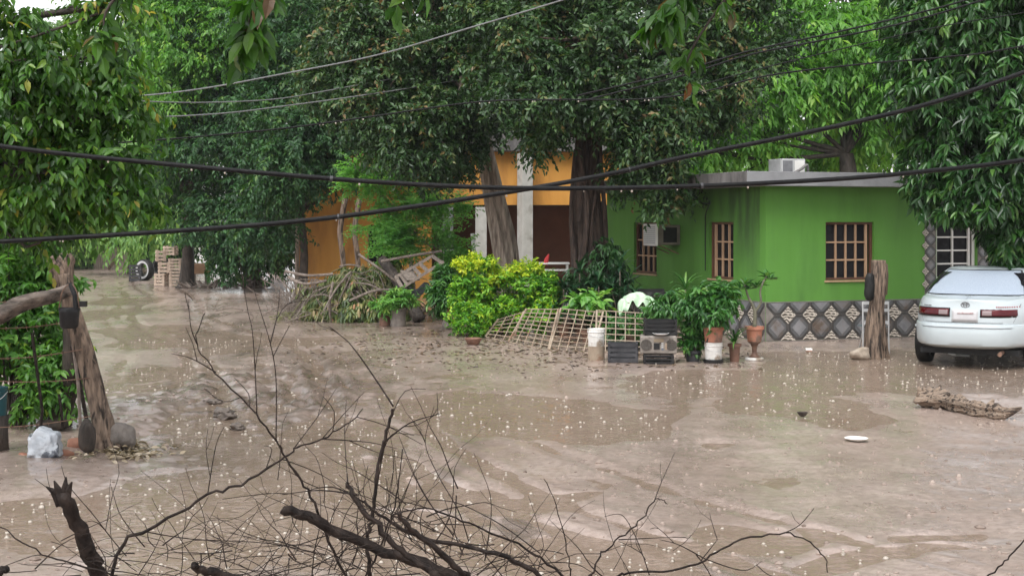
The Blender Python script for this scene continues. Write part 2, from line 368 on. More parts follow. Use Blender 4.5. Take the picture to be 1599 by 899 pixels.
def water_mat():
    m = bpy.data.materials.new('muddy_water'); m.use_nodes = True; t = m.node_tree; p = t.nodes['Principled BSDF']; L = t.links.new
    tc = t.nodes.new('ShaderNodeTexCoord')
    n = t.nodes.new('ShaderNodeTexNoise'); n.inputs['Scale'].default_value = 1.5; L(tc.outputs['Object'], n.inputs[0])
    x = t.nodes.new('ShaderNodeMix'); x.data_type = 'RGBA'; L(n.outputs[0], x.inputs[0]); x.inputs[6].default_value = (.27, .195, .14, 1); x.inputs[7].default_value = (.33, .25, .19, 1); L(x.outputs[2], p.inputs['Base Color'])
    p.inputs['Roughness'].default_value = .07; p.inputs['IOR'].default_value = 1.33
    # rings spreading from falling drops
    hsum = None
    for i, (s, fr) in enumerate(((2.9, 20), (5.1, 18), (8.5, 15))):
        v = t.nodes.new('ShaderNodeTexVoronoi'); v.voronoi_dimensions = '2D'; v.inputs['Scale'].default_value = s
        mp = t.nodes.new('ShaderNodeMapping'); mp.inputs['Location'].default_value = (i * 3.7, i * 1.9, 0); L(tc.outputs['Object'], mp.inputs[0]); L(mp.outputs[0], v.inputs[0])
        def mth(op, a, b=None):
            q = t.nodes.new('ShaderNodeMath'); q.operation = op
            for k, z in enumerate((a, b)):
                if z is None: continue
                if isinstance(z, (int, float)): q.inputs[k].default_value = z
                else: L(z, q.inputs[k])
            return q.outputs[0]
        sn = mth('SINE', mth('MULTIPLY', v.outputs['Distance'], fr)); fall = mth('POWER', mth('SUBTRACT', 1.0, mth('MINIMUM', mth('MULTIPLY', v.outputs['Distance'], 2.2), 1.0)), 1.3)
        r = mth('MULTIPLY', mth('MULTIPLY', sn, fall), 1 / s); hsum = r if hsum is None else mth('ADD', hsum, r)
    b = t.nodes.new('ShaderNodeBump'); b.inputs['Distance'].default_value = .022; b.inputs['Strength'].default_value = 1; L(hsum, b.inputs['Height']); L(b.outputs[0], p.inputs['Normal'])
    tr = t.nodes.new('ShaderNodeBsdfTransparent'); mx = t.nodes.new('ShaderNodeMixShader'); mx.inputs[0].default_value = .55; L(tr.outputs[0], mx.inputs[1]); L(p.outputs[0], mx.inputs[2]); L(mx.outputs[0], t.nodes['Material Output'].inputs[0])   # thin silty water: the bed shows through
    return m
wb = MB(); wb.add([(-30, 4.2, WLEV), (30, 4.2, WLEV), (34, 72, WLEV), (-34, 72, WLEV)], [(0, 1, 2, 3)])
water = wb.build('puddle_water', water_mat()); tag(water, 'muddy brown rain water standing in the hollows of the street', None, None, 'structure')

# splashes thrown up where drops hit the puddles
rg = np.random.default_rng(11)
N = 9000; yy = rg.uniform(8, 26, N); xx = rg.uniform(-1, 1, N) * (yy * .37); hh = height(xx, yy); keep = hh < WLEV - .006
xx, yy = xx[keep], yy[keep]
sb = MB(); pr = random.Random(5)
for x, y in zip(xx, yy):
    if pr.random() < .62: continue
    s = pr.uniform(.4, 1.15) * (1 if pr.random() < .8 else 1.6)
    if pr.random() < .72:   # bubble
        r = .0145 * s; sb.lathe([(r, 0), (r * .85, r * .55), (r * .45, r * .9), (r * .05, r)], (x, y, WLEV - .002), 6)
    else:                  # spout: a stalk of water with a bead on top
        r = .007 * s; h = .026 * s; sb.lathe([(r * 2.2, 0), (r * .9, h * .25), (r * .6, h * .6), (r * 1.3, h * .8), (r * .9, h * .95), (r * .1, h)], (x, y, WLEV - .002), 6)
MSPL = mat('aerated_water', (.40, .355, .30), rough=.45, spec=.6)
o = sb.build('rain_splashes', MSPL, smooth=True); tag(o, 'small white splashes and bubbles of rain on the puddles', 'splash', None, 'stuff')
def hz(x, y): return float(height(np.array([float(x)]), np.array([float(y)]))[0])

# small stones and crumbs of mud all over the street
N = 5200; sx = rg.uniform(-1, 1, N); sy = 7.5 + 22 * rg.random(N) ** 1.3; sx = sx * sy * .38; sz_ = height(sx, sy); k = sz_ > WLEV + .002; sx, sy, sz_ = sx[k], sy[k], sz_[k]
gb_ = MB(); pr = random.Random(15)
for x, y, z in zip(sx, sy, sz_):
    r = .006 + .016 * pr.random() ** 3 + (.02 if pr.random() < .02 else 0); gb_.lathe([(r, -r * .3), (r * pr.uniform(.8, 1.2), r * .25), (r * .4, r * pr.uniform(.5, .8))], (x, y, z), 5)
MGR = mat('mud_crumbs', (.12, .088, .07), (.36, .29, .245), rough=.5, scale=3, world=True)
o = gb_.build('gravel', MGR); tag(o, 'small stones and crumbs of mud scattered over the wet street', 'gravel', None, 'stuff')
# fallen leaves and bits on the verge
N = 1700; lx = rg.normal(.2, 2.6, N); ly = 24.3 + rg.normal(0, 2.0, N) - .35 * lx; k = (ly > 19) & (lx < 4.2); lx, ly = lx[k], ly[k]; lz = height(lx, ly); k = lz > WLEV; lx, ly, lz = lx[k], ly[k], lz[k]; n = len(lx)
LT = [np.stack([lx, ly, lz + .008], 1), nrmz(np.stack([rg.normal(0, 1, n), rg.normal(0, 1, n), rg.normal(0, .15, n)], 1)), None, rg.uniform(.05, .14, n), rg.uniform(.02, .05, n), rg.random(n)]
q = np.stack([rg.normal(0, .3, n), rg.normal(0, .3, n), np.ones(n)], 1); LT[2] = nrmz(q - LT[1] * (q * LT[1]).sum(1, keepdims=True))
o = leaf_obj('leaf_litter', LT, LEAF6, leafmat('dead_leaf', [(0, (.03, .022, .017)), (.5, (.09, .06, .04)), (.85, (.20, .14, .09)), (1, (.10, .12, .03))], trans=.1), None); tag(o, 'dark fallen leaves scattered on the wet dirt under the trees', 'leaves')

# ------------------------------------------------------------ common materials
M = {}
M['bark'] = mat('bark', (.030, .020, .016), (.105, .070, .055), rough=.75, scale=5, stretch=(4, 4, .6), bump=.08, bscale=6)
M['bark_pale'] = mat('bark_pale', (.17, .13, .105), (.46, .38, .31), rough=.75, scale=4, stretch=(4, 4, .5), bump=.06, bscale=6)
M['bark_dark'] = mat('bark_dark', (.025, .02, .017), (.07, .055, .045), rough=.7, scale=7, stretch=(2, 2, .6), bump=.02)
M['deadwood'] = mat('dead_wood', (.085, .06, .045), (.29, .21, .155), rough=.7, scale=7, stretch=(3.5, 3.5, .5), bump=.05, bscale=9, c3=(.03, .022, .017), c3t=(.52, .6), c3scale=5)
M['driftwood'] = mat('drift_wood', (.20, .145, .105), (.46, .36, .28), rough=.7, scale=6, stretch=(.6, 4, 4), bump=.05, bscale=8, c3=(.05, .036, .028), c3t=(.50, .58), c3scale=6)
M['twig'] = mat('wet_twig', (.007, .005, .0045), (.032, .023, .019), rough=.55, scale=20, bump=.006, spec=.12)
M['twig_dry'] = mat('dry_twig', (.10, .078, .064), (.25, .205, .175), rough=.7, scale=14, bump=.004)
M['board'] = mat('grey_board', (.16, .13, .11), (.30, .25, .21), rough=.8, scale=5, stretch=(4, 4, .5), bump=.006)
M['board_pale'] = mat('pale_board', (.42, .32, .25), (.62, .50, .40), rough=.75, scale=5, stretch=(3, 3, 1), bump=.005)
M['green'] = mat('green_paint', (.092, .245, .038), (.104, .268, .046), rough=.55, scale=1.6, stretch=(1.6, 1.6, .3), bump=.004, bscale=30, c3=(.075, .19, .037), c3t=(.5, .78), c3scale=1.4, r2=.7)
M['concrete'] = mat('grey_concrete', (.20, .205, .215), (.27, .275, .285), rough=.7, scale=2, bump=.004, bscale=30, c3=(.16, .16, .16), c3t=(.55, .75), c3scale=1.5)
M['concrete_dark'] = mat('dark_concrete', (.075, .07, .07), (.18, .17, .165), rough=.75, scale=2, stretch=(2, 2, .6), bump=.005, bscale=25)
M['orange'] = mat('orange_paint', (.54, .25, .048), (.62, .31, .07), rough=.6, scale=1.5, stretch=(1.5, 1.5, .4), bump=.004, bscale=25, c3=(.30, .13, .04), c3t=(.5, .75), c3scale=1.0)  # brown blotches put the shade of the trees into the wall colour
M['porch_brown'] = mat('porch_brown', (.16, .06, .035), (.21, .085, .05), rough=.55, scale=2, bump=.004, bscale=20)  # one even dark brown for the porch back wall
M['white_paint'] = mat('white_paint', (.70, .68, .64), (.80, .78, .75), rough=.5, scale=3, bump=.002)
M['white_plastic'] = mat('white_plastic', (.56, .55, .52), (.70, .69, .66), rough=.4, scale=8, c3=(.27, .22, .17), c3t=(.50, .62), c3scale=5)
M['tile_light'] = mat('tile_light', (.17, .172, .18), (.26, .262, .27), rough=.28, scale=5, c3=(.13, .10, .08), c3t=(.48, .66), c3scale=2.5, world=True)
M['tile_grey'] = mat('tile_grey', (.085, .087, .091), (.15, .152, .157), rough=.28, scale=5, r2=.4, c3=(.11, .085, .068), c3t=(.48, .66), c3scale=2.5, world=True)
M['tile_dark'] = mat('tile_dark', (.05, .048, .046), (.085, .08, .076), rough=.3, scale=9)
M['grout'] = mat('grout', (.15, .135, .12), (.24, .22, .20), rough=.8, scale=5)
M['black'] = mat('black_plastic', (.008, .008, .009), (.022, .021, .021), rough=.45, scale=6, spec=.25)
M['rubber'] = mat('black_rubber', (.008, .008, .008), (.02, .019, .018), rough=.55, scale=10, bump=.003, spec=.25)
M['terracotta'] = mat('terracotta', (.36, .15, .095), (.48, .22, .15), rough=.65, scale=6, bump=.003, c3=(.17, .11, .085), c3t=(.48, .62), c3scale=6)
M['clay_dark'] = mat('dark_clay', (.13, .07, .05), (.22, .12, .085), rough=.6, scale=6, bump=.003)
M['metal_rust'] = mat('rusty_metal', (.10, .055, .04), (.22, .13, .09), rough=.6, scale=10, bump=.003)
M['cream_bar'] = mat('cream_bars', (.24, .185, .135), (.35, .285, .215), rough=.6, scale=6, c3=(.20, .11, .07), c3t=(.55, .68), c3scale=4)
M['wood_frame'] = mat('brown_window_frame', (.40, .25, .155), (.50, .33, .21), rough=.5, scale=6, stretch=(3, 3, .6))
M['pane'] = mat('dark_glass', (.012, .012, .014), rough=.08, spec=.1)
M['plaster'] = mat('pale_plaster', (.42, .41, .38), (.54, .53, .50), rough=.7, scale=3, c3=(.28, .26, .23), c3t=(.55, .7))
M['frame_dark'] = mat('dark_window_frame', (.10, .045, .03), (.15, .07, .045), rough=.5, scale=6)
M['soil'] = mat('wet_soil', (.04, .028, .02), (.08, .06, .045), rough=.8, scale=20, bump=.01)
M['stone'] = mat('grey_stone', (.11, .095, .085), (.24, .21, .185), rough=.7, scale=6, bump=.02)
M['brick'] = mat('red_brick', (.26, .12, .08), (.36, .18, .12), rough=.7, scale=8, bump=.006)
M['mist_white'] = mat('white_metal', (.42, .42, .42), (.52, .52, .52), rough=.4, scale=5)
def scroll_mat():
    m = mat('cream_tile', (.56, .51, .44), rough=.3); t = m.node_tree; p = t.nodes['Principled BSDF']; L = t.links.new
    tc = t.nodes.new('ShaderNodeTexCoord'); wv = t.nodes.new('ShaderNodeTexWave'); wv.wave_type = 'RINGS'; wv.inputs['Scale'].default_value = 6; wv.inputs['Distortion'].default_value = 9; wv.inputs['Detail Scale'].default_value = 1.5; wv.inputs['Detail'].default_value = 1
    L(tc.outputs['Object'], wv.inputs[0]); r = t.nodes.new('ShaderNodeValToRGB'); r.color_ramp.elements[0].position = .36; r.color_ramp.elements[0].color = (.10, .085, .07, 1); r.color_ramp.elements[1].position = .48; r.color_ramp.elements[1].color = (.58, .53, .46, 1)
    L(wv.outputs[0], r.inputs[0]); L(r.outputs[0], p.inputs['Base Color']); return m
M['tile_cream'] = scroll_mat()

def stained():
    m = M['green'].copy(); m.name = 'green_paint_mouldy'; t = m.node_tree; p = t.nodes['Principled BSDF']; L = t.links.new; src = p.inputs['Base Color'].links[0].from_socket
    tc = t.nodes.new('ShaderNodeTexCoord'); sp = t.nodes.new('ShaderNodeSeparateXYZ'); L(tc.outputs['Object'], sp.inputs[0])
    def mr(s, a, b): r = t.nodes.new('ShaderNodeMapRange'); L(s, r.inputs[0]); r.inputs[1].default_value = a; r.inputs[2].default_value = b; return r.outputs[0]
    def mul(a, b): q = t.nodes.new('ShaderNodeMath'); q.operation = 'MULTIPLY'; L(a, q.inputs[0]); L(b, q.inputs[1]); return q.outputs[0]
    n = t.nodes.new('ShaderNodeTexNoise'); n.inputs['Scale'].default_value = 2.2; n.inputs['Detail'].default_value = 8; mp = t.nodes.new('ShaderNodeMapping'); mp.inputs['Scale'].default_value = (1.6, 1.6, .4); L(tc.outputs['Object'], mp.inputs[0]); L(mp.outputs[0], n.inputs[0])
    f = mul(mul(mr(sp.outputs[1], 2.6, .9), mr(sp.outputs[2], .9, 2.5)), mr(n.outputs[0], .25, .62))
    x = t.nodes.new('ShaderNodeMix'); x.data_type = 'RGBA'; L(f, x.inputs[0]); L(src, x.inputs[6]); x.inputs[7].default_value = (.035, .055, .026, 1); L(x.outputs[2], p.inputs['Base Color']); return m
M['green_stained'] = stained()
# ------------------------------------------------------------ green house
HA = R(20); HC = Vector((4.53, 25.4, 0))
house = thing('green_house', 'lime green single-storey house with flat concrete roof and tiled base', 'house', HC, HA)
def wall_cells(mb, a0, a1, z0, z1, holes, fn):
    """boxes round the openings; fn(a,b,z0,z1) adds one"""
    A = sorted({a0, a1, *[h[0] for h in holes], *[h[1] for h in holes]}); Z = sorted({z0, z1, *[h[2] for h in holes], *[h[3] for h in holes]})
    for i in range(len(A) - 1):
        for j in range(len(Z) - 1):
            am, zm = (A[i] + A[i + 1]) / 2, (Z[j] + Z[j + 1]) / 2
            if any(h[0] < am < h[1] and h[2] < zm < h[3] for h in holes): continue
            fn(A[i], A[i + 1], Z[j], Z[j + 1])
FW = [(1.24, 2.27, 1.08, 2.14), (3.64, 4.55, 1.05, 2.16)]; LW = [(1.18, 2.14, 1.06, 2.14), (4.45, 5.56, 1.05, 2.13)]
mb = MB(); wall_cells(mb, 0, 9, -.15, 2.78, FW, lambda a, b, c, d: mb.box(((a + b) / 2, .1, (c + d) / 2), (b - a, .2, d - c))); mb.build('front_wall', M['green'], house, local=True)
mb = MB(); wall_cells(mb, .2, 7, -.15, 2.78, LW, lambda a, b, c, d: mb.box((.1, (a + b) / 2, (c + d) / 2), (.2, b - a, d - c))); mb.build('side_wall', M['green_stained'], house, local=True)
mb = MB(); mb.box((4.6, 6.9, 1.3), (8.8, .2, 2.96)); mb.box((8.9, 3.5, 1.3), (.2, 6.6, 2.96)); mb.build('rear_wall', M['green'], house, local=True)
mb = MB(); mb.box((4.35, 3.45, 2.905), (9.9, 7.7, .25)); mb.cur = 1; mb.box((-.606, 3.45, 2.905), (.01, 7.7, .246))  # second box: darker concrete sheet on the left-facing roof edge
roof = mb.build('roof', [M['concrete'], M['concrete_dark']], house, local=True, bevel=.012)
# drain spout stub and bent conduit
mb = MB(); mb.tube([(2.75, -.40, 2.92), (2.75, -.52, 2.90)], .035, 8); mb.tube([(2.60, -.415, 2.955), (2.95, -.415, 2.935)], .022, 6); mb.build('drain_spout', M['metal_rust'], house, local=True)
mb = MB(); mb.tube(smooth_path([(-.02, 3.2, 2.78), (-.10, 2.9, 2.66), (-.10, 2.2, 2.50), (-.02, 2.05, 2.50)]), .018, 6); mb.tube(smooth_path([(-.02, 2.1, 2.47), (-.05, 2.18, 2.30), (-.02, 2.26, 2.1), (-.02, 2.26, 1.2)]), .010, 5); mb.build('wall_conduit', M['black'], house, local=True)
def window(side, a0, a1, z0, z1, cols, rws, fm, th=.045, open_gap=0.0, name='window'):
    """front wall: a = x, outside is -y; side wall: a = y, outside is -x"""
    def q(a, dd, z): return (a, dd, z) if side == 'f' else (dd, a, z)
    def bx(mb, aa, ab, d, dt, za, zb):
        c = q((aa + ab) / 2, d, (za + zb) / 2); s = (ab - aa, dt, zb - za) if side == 'f' else (dt, ab - aa, zb - za); mb.box(c, s)
    f = MB(); D = .085
    bx(f, a0, a0 + th, D, .06, z0, z1); bx(f, a1 - th, a1, D, .06, z0, z1); bx(f, a0 + th, a1 - th, D, .06, z0, z0 + th); bx(f, a0 + th, a1 - th, D, .06, z1 - th, z1)
    fo = f.build(name, M['frame_dark'] if fm is M['wood_frame'] else fm, house, local=True, bevel=.004)
    ia0, ia1, iz0, iz1 = a0 + th, a1 - th - open_gap, z0 + th, z1 - th
    if open_gap:
        m = MB(); bx(m, ia1 - .012, ia1 + .022, D - .005, .05, iz0, iz1); m.build('mullion', fm, fo, local=True)
        m = MB(); bx(m, ia1 + .022, a1 - th, D + .05, .01, iz0, iz1); m.build('pane', M['pane'], fo, local=True)
    cw = (ia1 - ia0) / cols; rh = (iz1 - iz0) / rws
    for i in range(1, cols):
        m = MB(); bx(m, ia0 + i * cw - .014, ia0 + i * cw + .014, D, .04, iz0, iz1); m.build('muntin', fm, fo, local=True)
    for j in range(1, rws):
        m = MB(); bx(m, ia0, ia1, D + .003, .036, iz0 + j * rh - .014, iz0 + j * rh + .014); m.build('muntin', fm, fo, local=True)
    for i in range(cols):
        for j in range(rws):
            m = MB(); bx(m, ia0 + i * cw + .004, ia0 + (i + 1) * cw - .004, D + .03, .008, iz0 + j * rh + .004, iz0 + (j + 1) * rh - .004); m.build('pane', M['pane'], fo, local=True)
    s = MB(); bx(s, a0 - .03, a1 + .03, .03, .12, z0 - .03, z0 - .002); s.build('sill', fm if fm is M['wood_frame'] else M['white_paint'], fo, local=True)
    return fo
window('f', *FW[0], 4, 3, M['wood_frame'], open_gap=.09)
window('f', *FW[1], 2, 4, M['white_paint'], open_gap=.08, th=.055)
window('s', *LW[0], 3, 3, M['wood_frame'], open_gap=.1)
window('s', *LW[1], 4, 3, M['wood_frame'])
# tiled base: square tiles = dark octagon frame + lighter lozenge, cream scroll insets where corners meet
T = .45
def oct_mesh(half_only=False):
    m = MB(); c = T / 2 - .004; k = .158; z0 = -c; z1 = 0.0 if half_only else c
    def pl(pts, y): n = len(pts); m.add([(x, y, z) for x, z in pts] + [(x, .008, z) for x, z in pts], [tuple(range(n))] + [(i, i + n, (i + 1) % n + n, (i + 1) % n) for i in range(n)])
    o8 = [(-c + k, -c), (c - k, -c), (c, -c + k), (c, c - k), (c - k, c), (-c + k, c), (-c, c - k), (-c, -c + k)]
    if half_only: o8 = [(-c + k, -c), (c - k, -c), (c, -c + k), (c, 0), (-c, 0), (-c, -c + k)]
    m.cur = 1; pl(o8, -.004)
    m.cur = 0; e = .062; i8 = [(x * .80, z * .80) for x, z in o8] if not half_only else [(x * .8, z * .8 if z < 0 else -.004) for x, z in o8]
    pl(i8, -.010)
    d = .112
    m.cur = 2; pl([(0, -d * 1.3), (d * 1.3, 0), (0, 0 if half_only else d * 1.3), (-d * 1.3, 0)] if not half_only else [(0, -d * 1.3), (d * 1.3, -.004), (-d * 1.3, -.004)], -.014)
    return m.build('tile', [M['tile_grey'], M['tile_dark'], M['tile_light']], data_only=True)
def dia_mesh(half=None):
    m = MB(); k = .152; pts = [(0, -k), (k, 0), (0, k), (-k, 0)]
    if half == 'up': pts = [(k, 0), (0, k), (-k, 0)]
    n = len(pts); m.add([(x, -.007, z) for x, z in pts] + [(x, .008, z) for x, z in pts], [tuple(range(n))] + [(i, i + n, (i + 1) % n + n, (i + 1) % n) for i in range(n)])
    return m.build('inset_tile', M['tile_cream'], data_only=True)
OM, OH, DM, DU = oct_mesh(), oct_mesh(True), dia_mesh(), dia_mesh('up')
def tiled(side, a0, a1, z0, rws, top_half, holes=()):
    mb = MB(); z1 = z0 + T * rws + (T / 2 if top_half else 0)
    def q(a, d, z): return (a, d, z) if side == 'f' else (d, a, z)
    wall_cells(mb, a0, a1, z0, z1, list(holes), lambda a, b, c, d: mb.box(q((a + b) / 2, -.006, (c + d) / 2), (b - a, .012, d - c) if side == 'f' else (.012, b - a, d - c)))
    base = mb.build('tiled_panel', M['grout'], house, local=True)
    n = int(round((a1 - a0) / T)); rot = Matrix.Identity(4) if side == 'f' else Matrix.Rotation(R(-90), 4, 'Z')
    def bad(a, z, r=.16): return any(h[0] - r < a < h[1] + r and h[2] - r < z < h[3] + r for h in holes)
    for i in range(n):
        a = a0 + (i + .5) * T
        for j in range(rws):
            if not bad(a, z0 + (j + .5) * T): inst('tile', OM, base, Matrix.Translation(q(a, -.014, z0 + (j + .5) * T)) @ rot)
        if top_half and not bad(a, z0 + (rws + .5) * T): inst('tile', OH, base, Matrix.Translation(q(a, -.014, z0 + (rws + .5) * T)) @ rot)
    for i in range(0, n + 1):
        a = a0 + i * T
        if i in (0, n): continue
        for j in range(rws + 1):
            if bad(a, z0 + j * T, .09): continue
            if j == rws and not top_half: continue
            inst('inset_tile', DU if j == 0 else DM, base, Matrix.Translation(q(a, -.014, z0 + j * T)) @ rot)
    return base
tiled('f', 0, 8.55, .02, 1, True)
tiled('s', .01, 6.76, .02, 1, True)
mb = MB(); mb.box((4.4, -.010, -.02), (8.8, .02, .07)); mb.box((-.010, 3.4, -.02), (.02, 6.8, .07)); mb.box((4.4, -.008, .706), (8.8, .016, .014)); mb.box((-.008, 3.4, .706), (.016, 6.8, .014)); mb.build('base_trim', M['grout'], house, local=True)
# tile surround of the white window
mb = MB(); wall_cells(mb, 3.38, 5.06, .722, 2.42, [(3.62, 4.57, .99, 2.18)], lambda a, b, c, d: mb.box(((a + b) / 2, -.006, (c + d) / 2), (b - a, .012, d - c))); surr = mb.build('window_surround', M['grout'], house, local=True)
for a, z in [(3.50, .86 + .24 * k) for k in range(7)] + [(4.69, .86 + .24 * k) for k in range(7)] + [(4.93, .86 + .24 * k) for k in range(7)] + [(3.74 + .24 * k, 2.30) for k in range(4)] + [(3.74 + .24 * k, .86) for k in range(4)]:
    inst('tile', OM, surr, Matrix.Translation((a, -.014, z)) @ Matrix.Scale(.53, 4))
for a, z in [(3.62, .98 + .24 * k) for k in range(7)] + [(3.385, .98 + .24 * k) for k in range(6)] + [(4.57 + .235 * j, .98 + .24 * k) for k in range(6) for j in (1, 2)] + [(3.86 + .24 * k, 2.19) for k in range(3)]:
    if 3.6 < a < 4.6 and .97 < z < 2.17: continue
    inst('inset_tile', DM, surr, Matrix.Translation((a, -.018, z)) @ Matrix.Scale(.5, 4))

# air conditioner through the side wall
ac = thing('window_air_conditioner', 'beige box air conditioner sticking out of the side wall beside a window', 'air conditioner', HC, HA)
mb = MB(); mb.box((-.26, 3.62, 1.88), (.50, .56, .40)); mb.build('case', mat('ac_case', (.13, .11, .09), (.20, .18, .15), rough=.5, scale=4), ac, local=True, bevel=.015)
mb = MB(); mb.box((-.535, 3.62, 1.88), (.045, .60, .44)); g_ = mb.build('front_grille', M['white_paint'], ac, local=True, bevel=.01)
for i in range(9): mb = MB(); mb.box((-.562, 3.62, 1.72 + i * .04), (.012, .50, .022)); mb.build('slat', M['mist_white'], g_, local=True)
mb = MB(); mb.box((-.24, 3.336, 1.88), (.30, .008, .30)); v_ = mb.build('side_vent', M['black'], ac, local=True)
mb = MB(); mb.bar((-.02, 3.39, 1.5), (-.45, 3.39, 1.67), .02, .02); mb.bar((-.02, 3.84, 1.5), (-.45, 3.84, 1.67), .02, .02); mb.build('bracket', M['metal_rust'], ac, local=True)
# roof-top cooler
rc = thing('rooftop_cooler', 'white evaporative cooler standing on the flat roof', 'air cooler', HC, HA)
K = Vector((1.45, 1.7, 3.03))
mb = MB(); mb.box(K + Vector((0, 0, .175)), (.52, .5, .29)); mb.build('cabinet', M['mist_white'], rc, local=True, bevel=.012)
mb = MB(); mb.box(K + Vector((-.13, -.252, .175)), (.21, .008, .22)); mb.build('intake_grille', mat('grille_grey', (.14, .14, .15), (.20, .20, .21), scale=8), rc, local=True)
mb = MB(); mb.box(K + Vector((.13, -.252, .175)), (.21, .008, .22)); mb.build('intake_grille', M['white_paint'], rc, local=True)
mb = MB(); mb.box(K + Vector((-.262, 0, .175)), (.008, .42, .22)); mb.build('intake_grille', M['mist_white'], rc, local=True)
mb = MB(); mb.tube(smooth_path([K + Vector((-.05, -.33, .04)), K + Vector((.10, -.36, .12)), K + Vector((.24, -.34, .2)), K + Vector((.32, -.25, .03))]), .028, 7); mb.build('duct', M['concrete_dark'], rc, local=True, smooth=True)
for dx in (-.22, .22):
    for dy in (-.2, .2): mb = MB(); mb.box(K + Vector((dx, dy, .015)), (.06, .06, .03)); mb.build('foot', M['metal_rust'], rc, local=True)

# ------------------------------------------------------------ orange house with porch
OC = Vector((.35, 40, 0)); oh = thing('orange_house', 'orange house with brown porch behind the big trees', 'house', OC, R(2))
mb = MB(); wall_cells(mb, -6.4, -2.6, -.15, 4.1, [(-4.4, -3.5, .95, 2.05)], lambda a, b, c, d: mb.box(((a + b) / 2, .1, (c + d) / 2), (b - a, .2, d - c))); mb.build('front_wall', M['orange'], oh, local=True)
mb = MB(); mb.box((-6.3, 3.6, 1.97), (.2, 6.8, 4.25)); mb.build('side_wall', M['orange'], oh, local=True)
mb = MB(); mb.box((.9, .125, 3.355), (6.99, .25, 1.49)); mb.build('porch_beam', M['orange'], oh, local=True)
mb = MB(); mb.box((.9, 3.1, 1.25), (7, .2, 2.8)); mb.build('porch_wall', M['porch_brown'], oh, local=True)
mb = MB(); mb.box((.9, 1.7, 2.66), (7, 2.9, .1)); mb.build('porch_ceiling', M['concrete_dark'], oh, local=True)
mb = MB(); mb.box((-1.0, 3.3, 4.35), (11.4, 7.3, .50)); mb.build('roof', M['concrete_dark'], oh, local=True, bevel=.02)
mb = MB(); mb.box((-3.95, .16, 1.5), (.9, .05, 1.1)); wf = mb.build('window', M['pane'], oh, local=True)
for x in (-4.4, -3.95, -3.5): mb = MB(); mb.box((x, .12, 1.5), (.05, .05, 1.1)); mb.build('frame', M['wood_frame'], wf, local=True)
for x, w_, z1, mt, dy in ((.0, .33, 4.1, 'white_paint', -.35), (-1.22, .32, 2.60, 'white_paint', .13), (-2.15, .30, 2.60, 'concrete', .13)):
    mb = MB(); mb.box((x, dy, z1 / 2 - .05), (w_, w_ if dy < 0 else .22, z1), (0, 0, R(27) if dy < 0 else 0)); mb.build('column', M['plaster'] if mt == 'white_paint' else M[mt], oh, local=True, bevel=.015)
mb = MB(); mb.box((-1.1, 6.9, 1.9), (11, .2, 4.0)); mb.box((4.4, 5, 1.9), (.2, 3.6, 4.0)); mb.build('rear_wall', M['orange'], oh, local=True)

# ------------------------------------------------------------ trees
def E(px, py, Y, rpx, rpy, ry=None):
    """crown lobe from its place: centre at depth Y, radii given in photo pixels at that depth"""
    k = Y / F; return (P(px, py, Y), (rpx * k, (ry if ry else (rpx + rpy) / 2 * k), rpy * k))
def tree(name, label, base, top, r0, ells, lm, bark, seed, nsub, rs, ntw, tk, tmpl=LEAF2, parts=0, group=None, trunk_pts=None, flute=.12, seg=18, per=4, rlimb=.45, lobes=5, clip=None):
    rng = np.random.default_rng(seed); t = thing(name, label, 'tree', base, 0, group)
    base = Vector(base); top = Vector(top); pr = random.Random(seed)
    pts = smooth_path(trunk_pts or [base + Vector((0, 0, -.1)), base.lerp(top, .5) + Vector((pr.uniform(-.1, .1), pr.uniform(-.1, .1), 0)), top], 8)
    n = len(pts); rad = [r0 * (1.0 - .45 * (i / (n - 1)) + .5 * max(0, 1 - i / (n * .16)) ** 2) for i in range(n)]
    MB().tube(pts, rad, seg, flute, lobes, pr, groove=flute * .8).build('trunk', bark, t, smooth=True)
    Lv, subs = crown_leaves(rng, ells, nsub, rs, ntw, **tk)
    if clip is not None: Lv = pick(Lv, clip(Lv[0]))
    limbs(rng, top, r0, ells, subs, bark, t, per, rlimb)
    if parts:
        a, Lv = split_near(Lv, parts); leaf_parts(a, unit_leaf('leaf', tmpl, lm[1]), t)
    leaf_obj('crown', Lv, tmpl, lm[0], t)
    return t
DK = two('leaf_dark_ficus', [(0, (.010, .028, .009)), (.35, (.026, .066, .020)), (.65, (.048, .105, .032)), (.85, (.085, .15, .045)), (.94, (.15, .15, .05)), (1, (.20, .13, .06))], trans=.22, rough=.4)
NE = two('leaf_neem', [(0, (.010, .035, .014)), (.4, (.022, .075, .024)), (.75, (.045, .125, .034)), (1, (.11, .20, .05))], trans=.28, rough=.5)
FAR = two('leaf_far', [(0, (.05, .10, .045)), (.5, (.12, .22, .085)), (1, (.24, .36, .14))], trans=.3, rough=.5)  # distance haze is mixed into these leaf colours
BR = two('leaf_bright', [(0, (.035, .11, .018)), (.5, (.09, .24, .035)), (.85, (.16, .34, .05)), (1, (.26, .40, .07))], trans=.42, rough=.42)
MA = two('leaf_mango', [(0, (.010, .034, .010)), (.45, (.026, .082, .019)), (.8, (.05, .135, .028)), (1, (.12, .23, .05))], trans=.2, rough=.3)
LF = two('leaf_near', [(0, (.016, .05, .008)), (.4, (.036, .105, .014)), (.8, (.08, .19, .025)), (.95, (.17, .27, .04)), (1, (.3, .26, .05))], trans=.35, rough=.35)

BR2 = two('leaf_bright_pale', [(0, (.06, .16, .03)), (.5, (.14, .32, .065)), (.85, (.22, .42, .09)), (1, (.32, .48, .11))], trans=.48, rough=.45)  # greens lightened so the colour itself carries the rain haze
PALE = two('leaf_pale', [(0, (.08, .18, .05)), (.5, (.16, .31, .09)), (1, (.30, .45, .15))], trans=.42, rough=.5)  # paleness of rain haze painted into the leaves
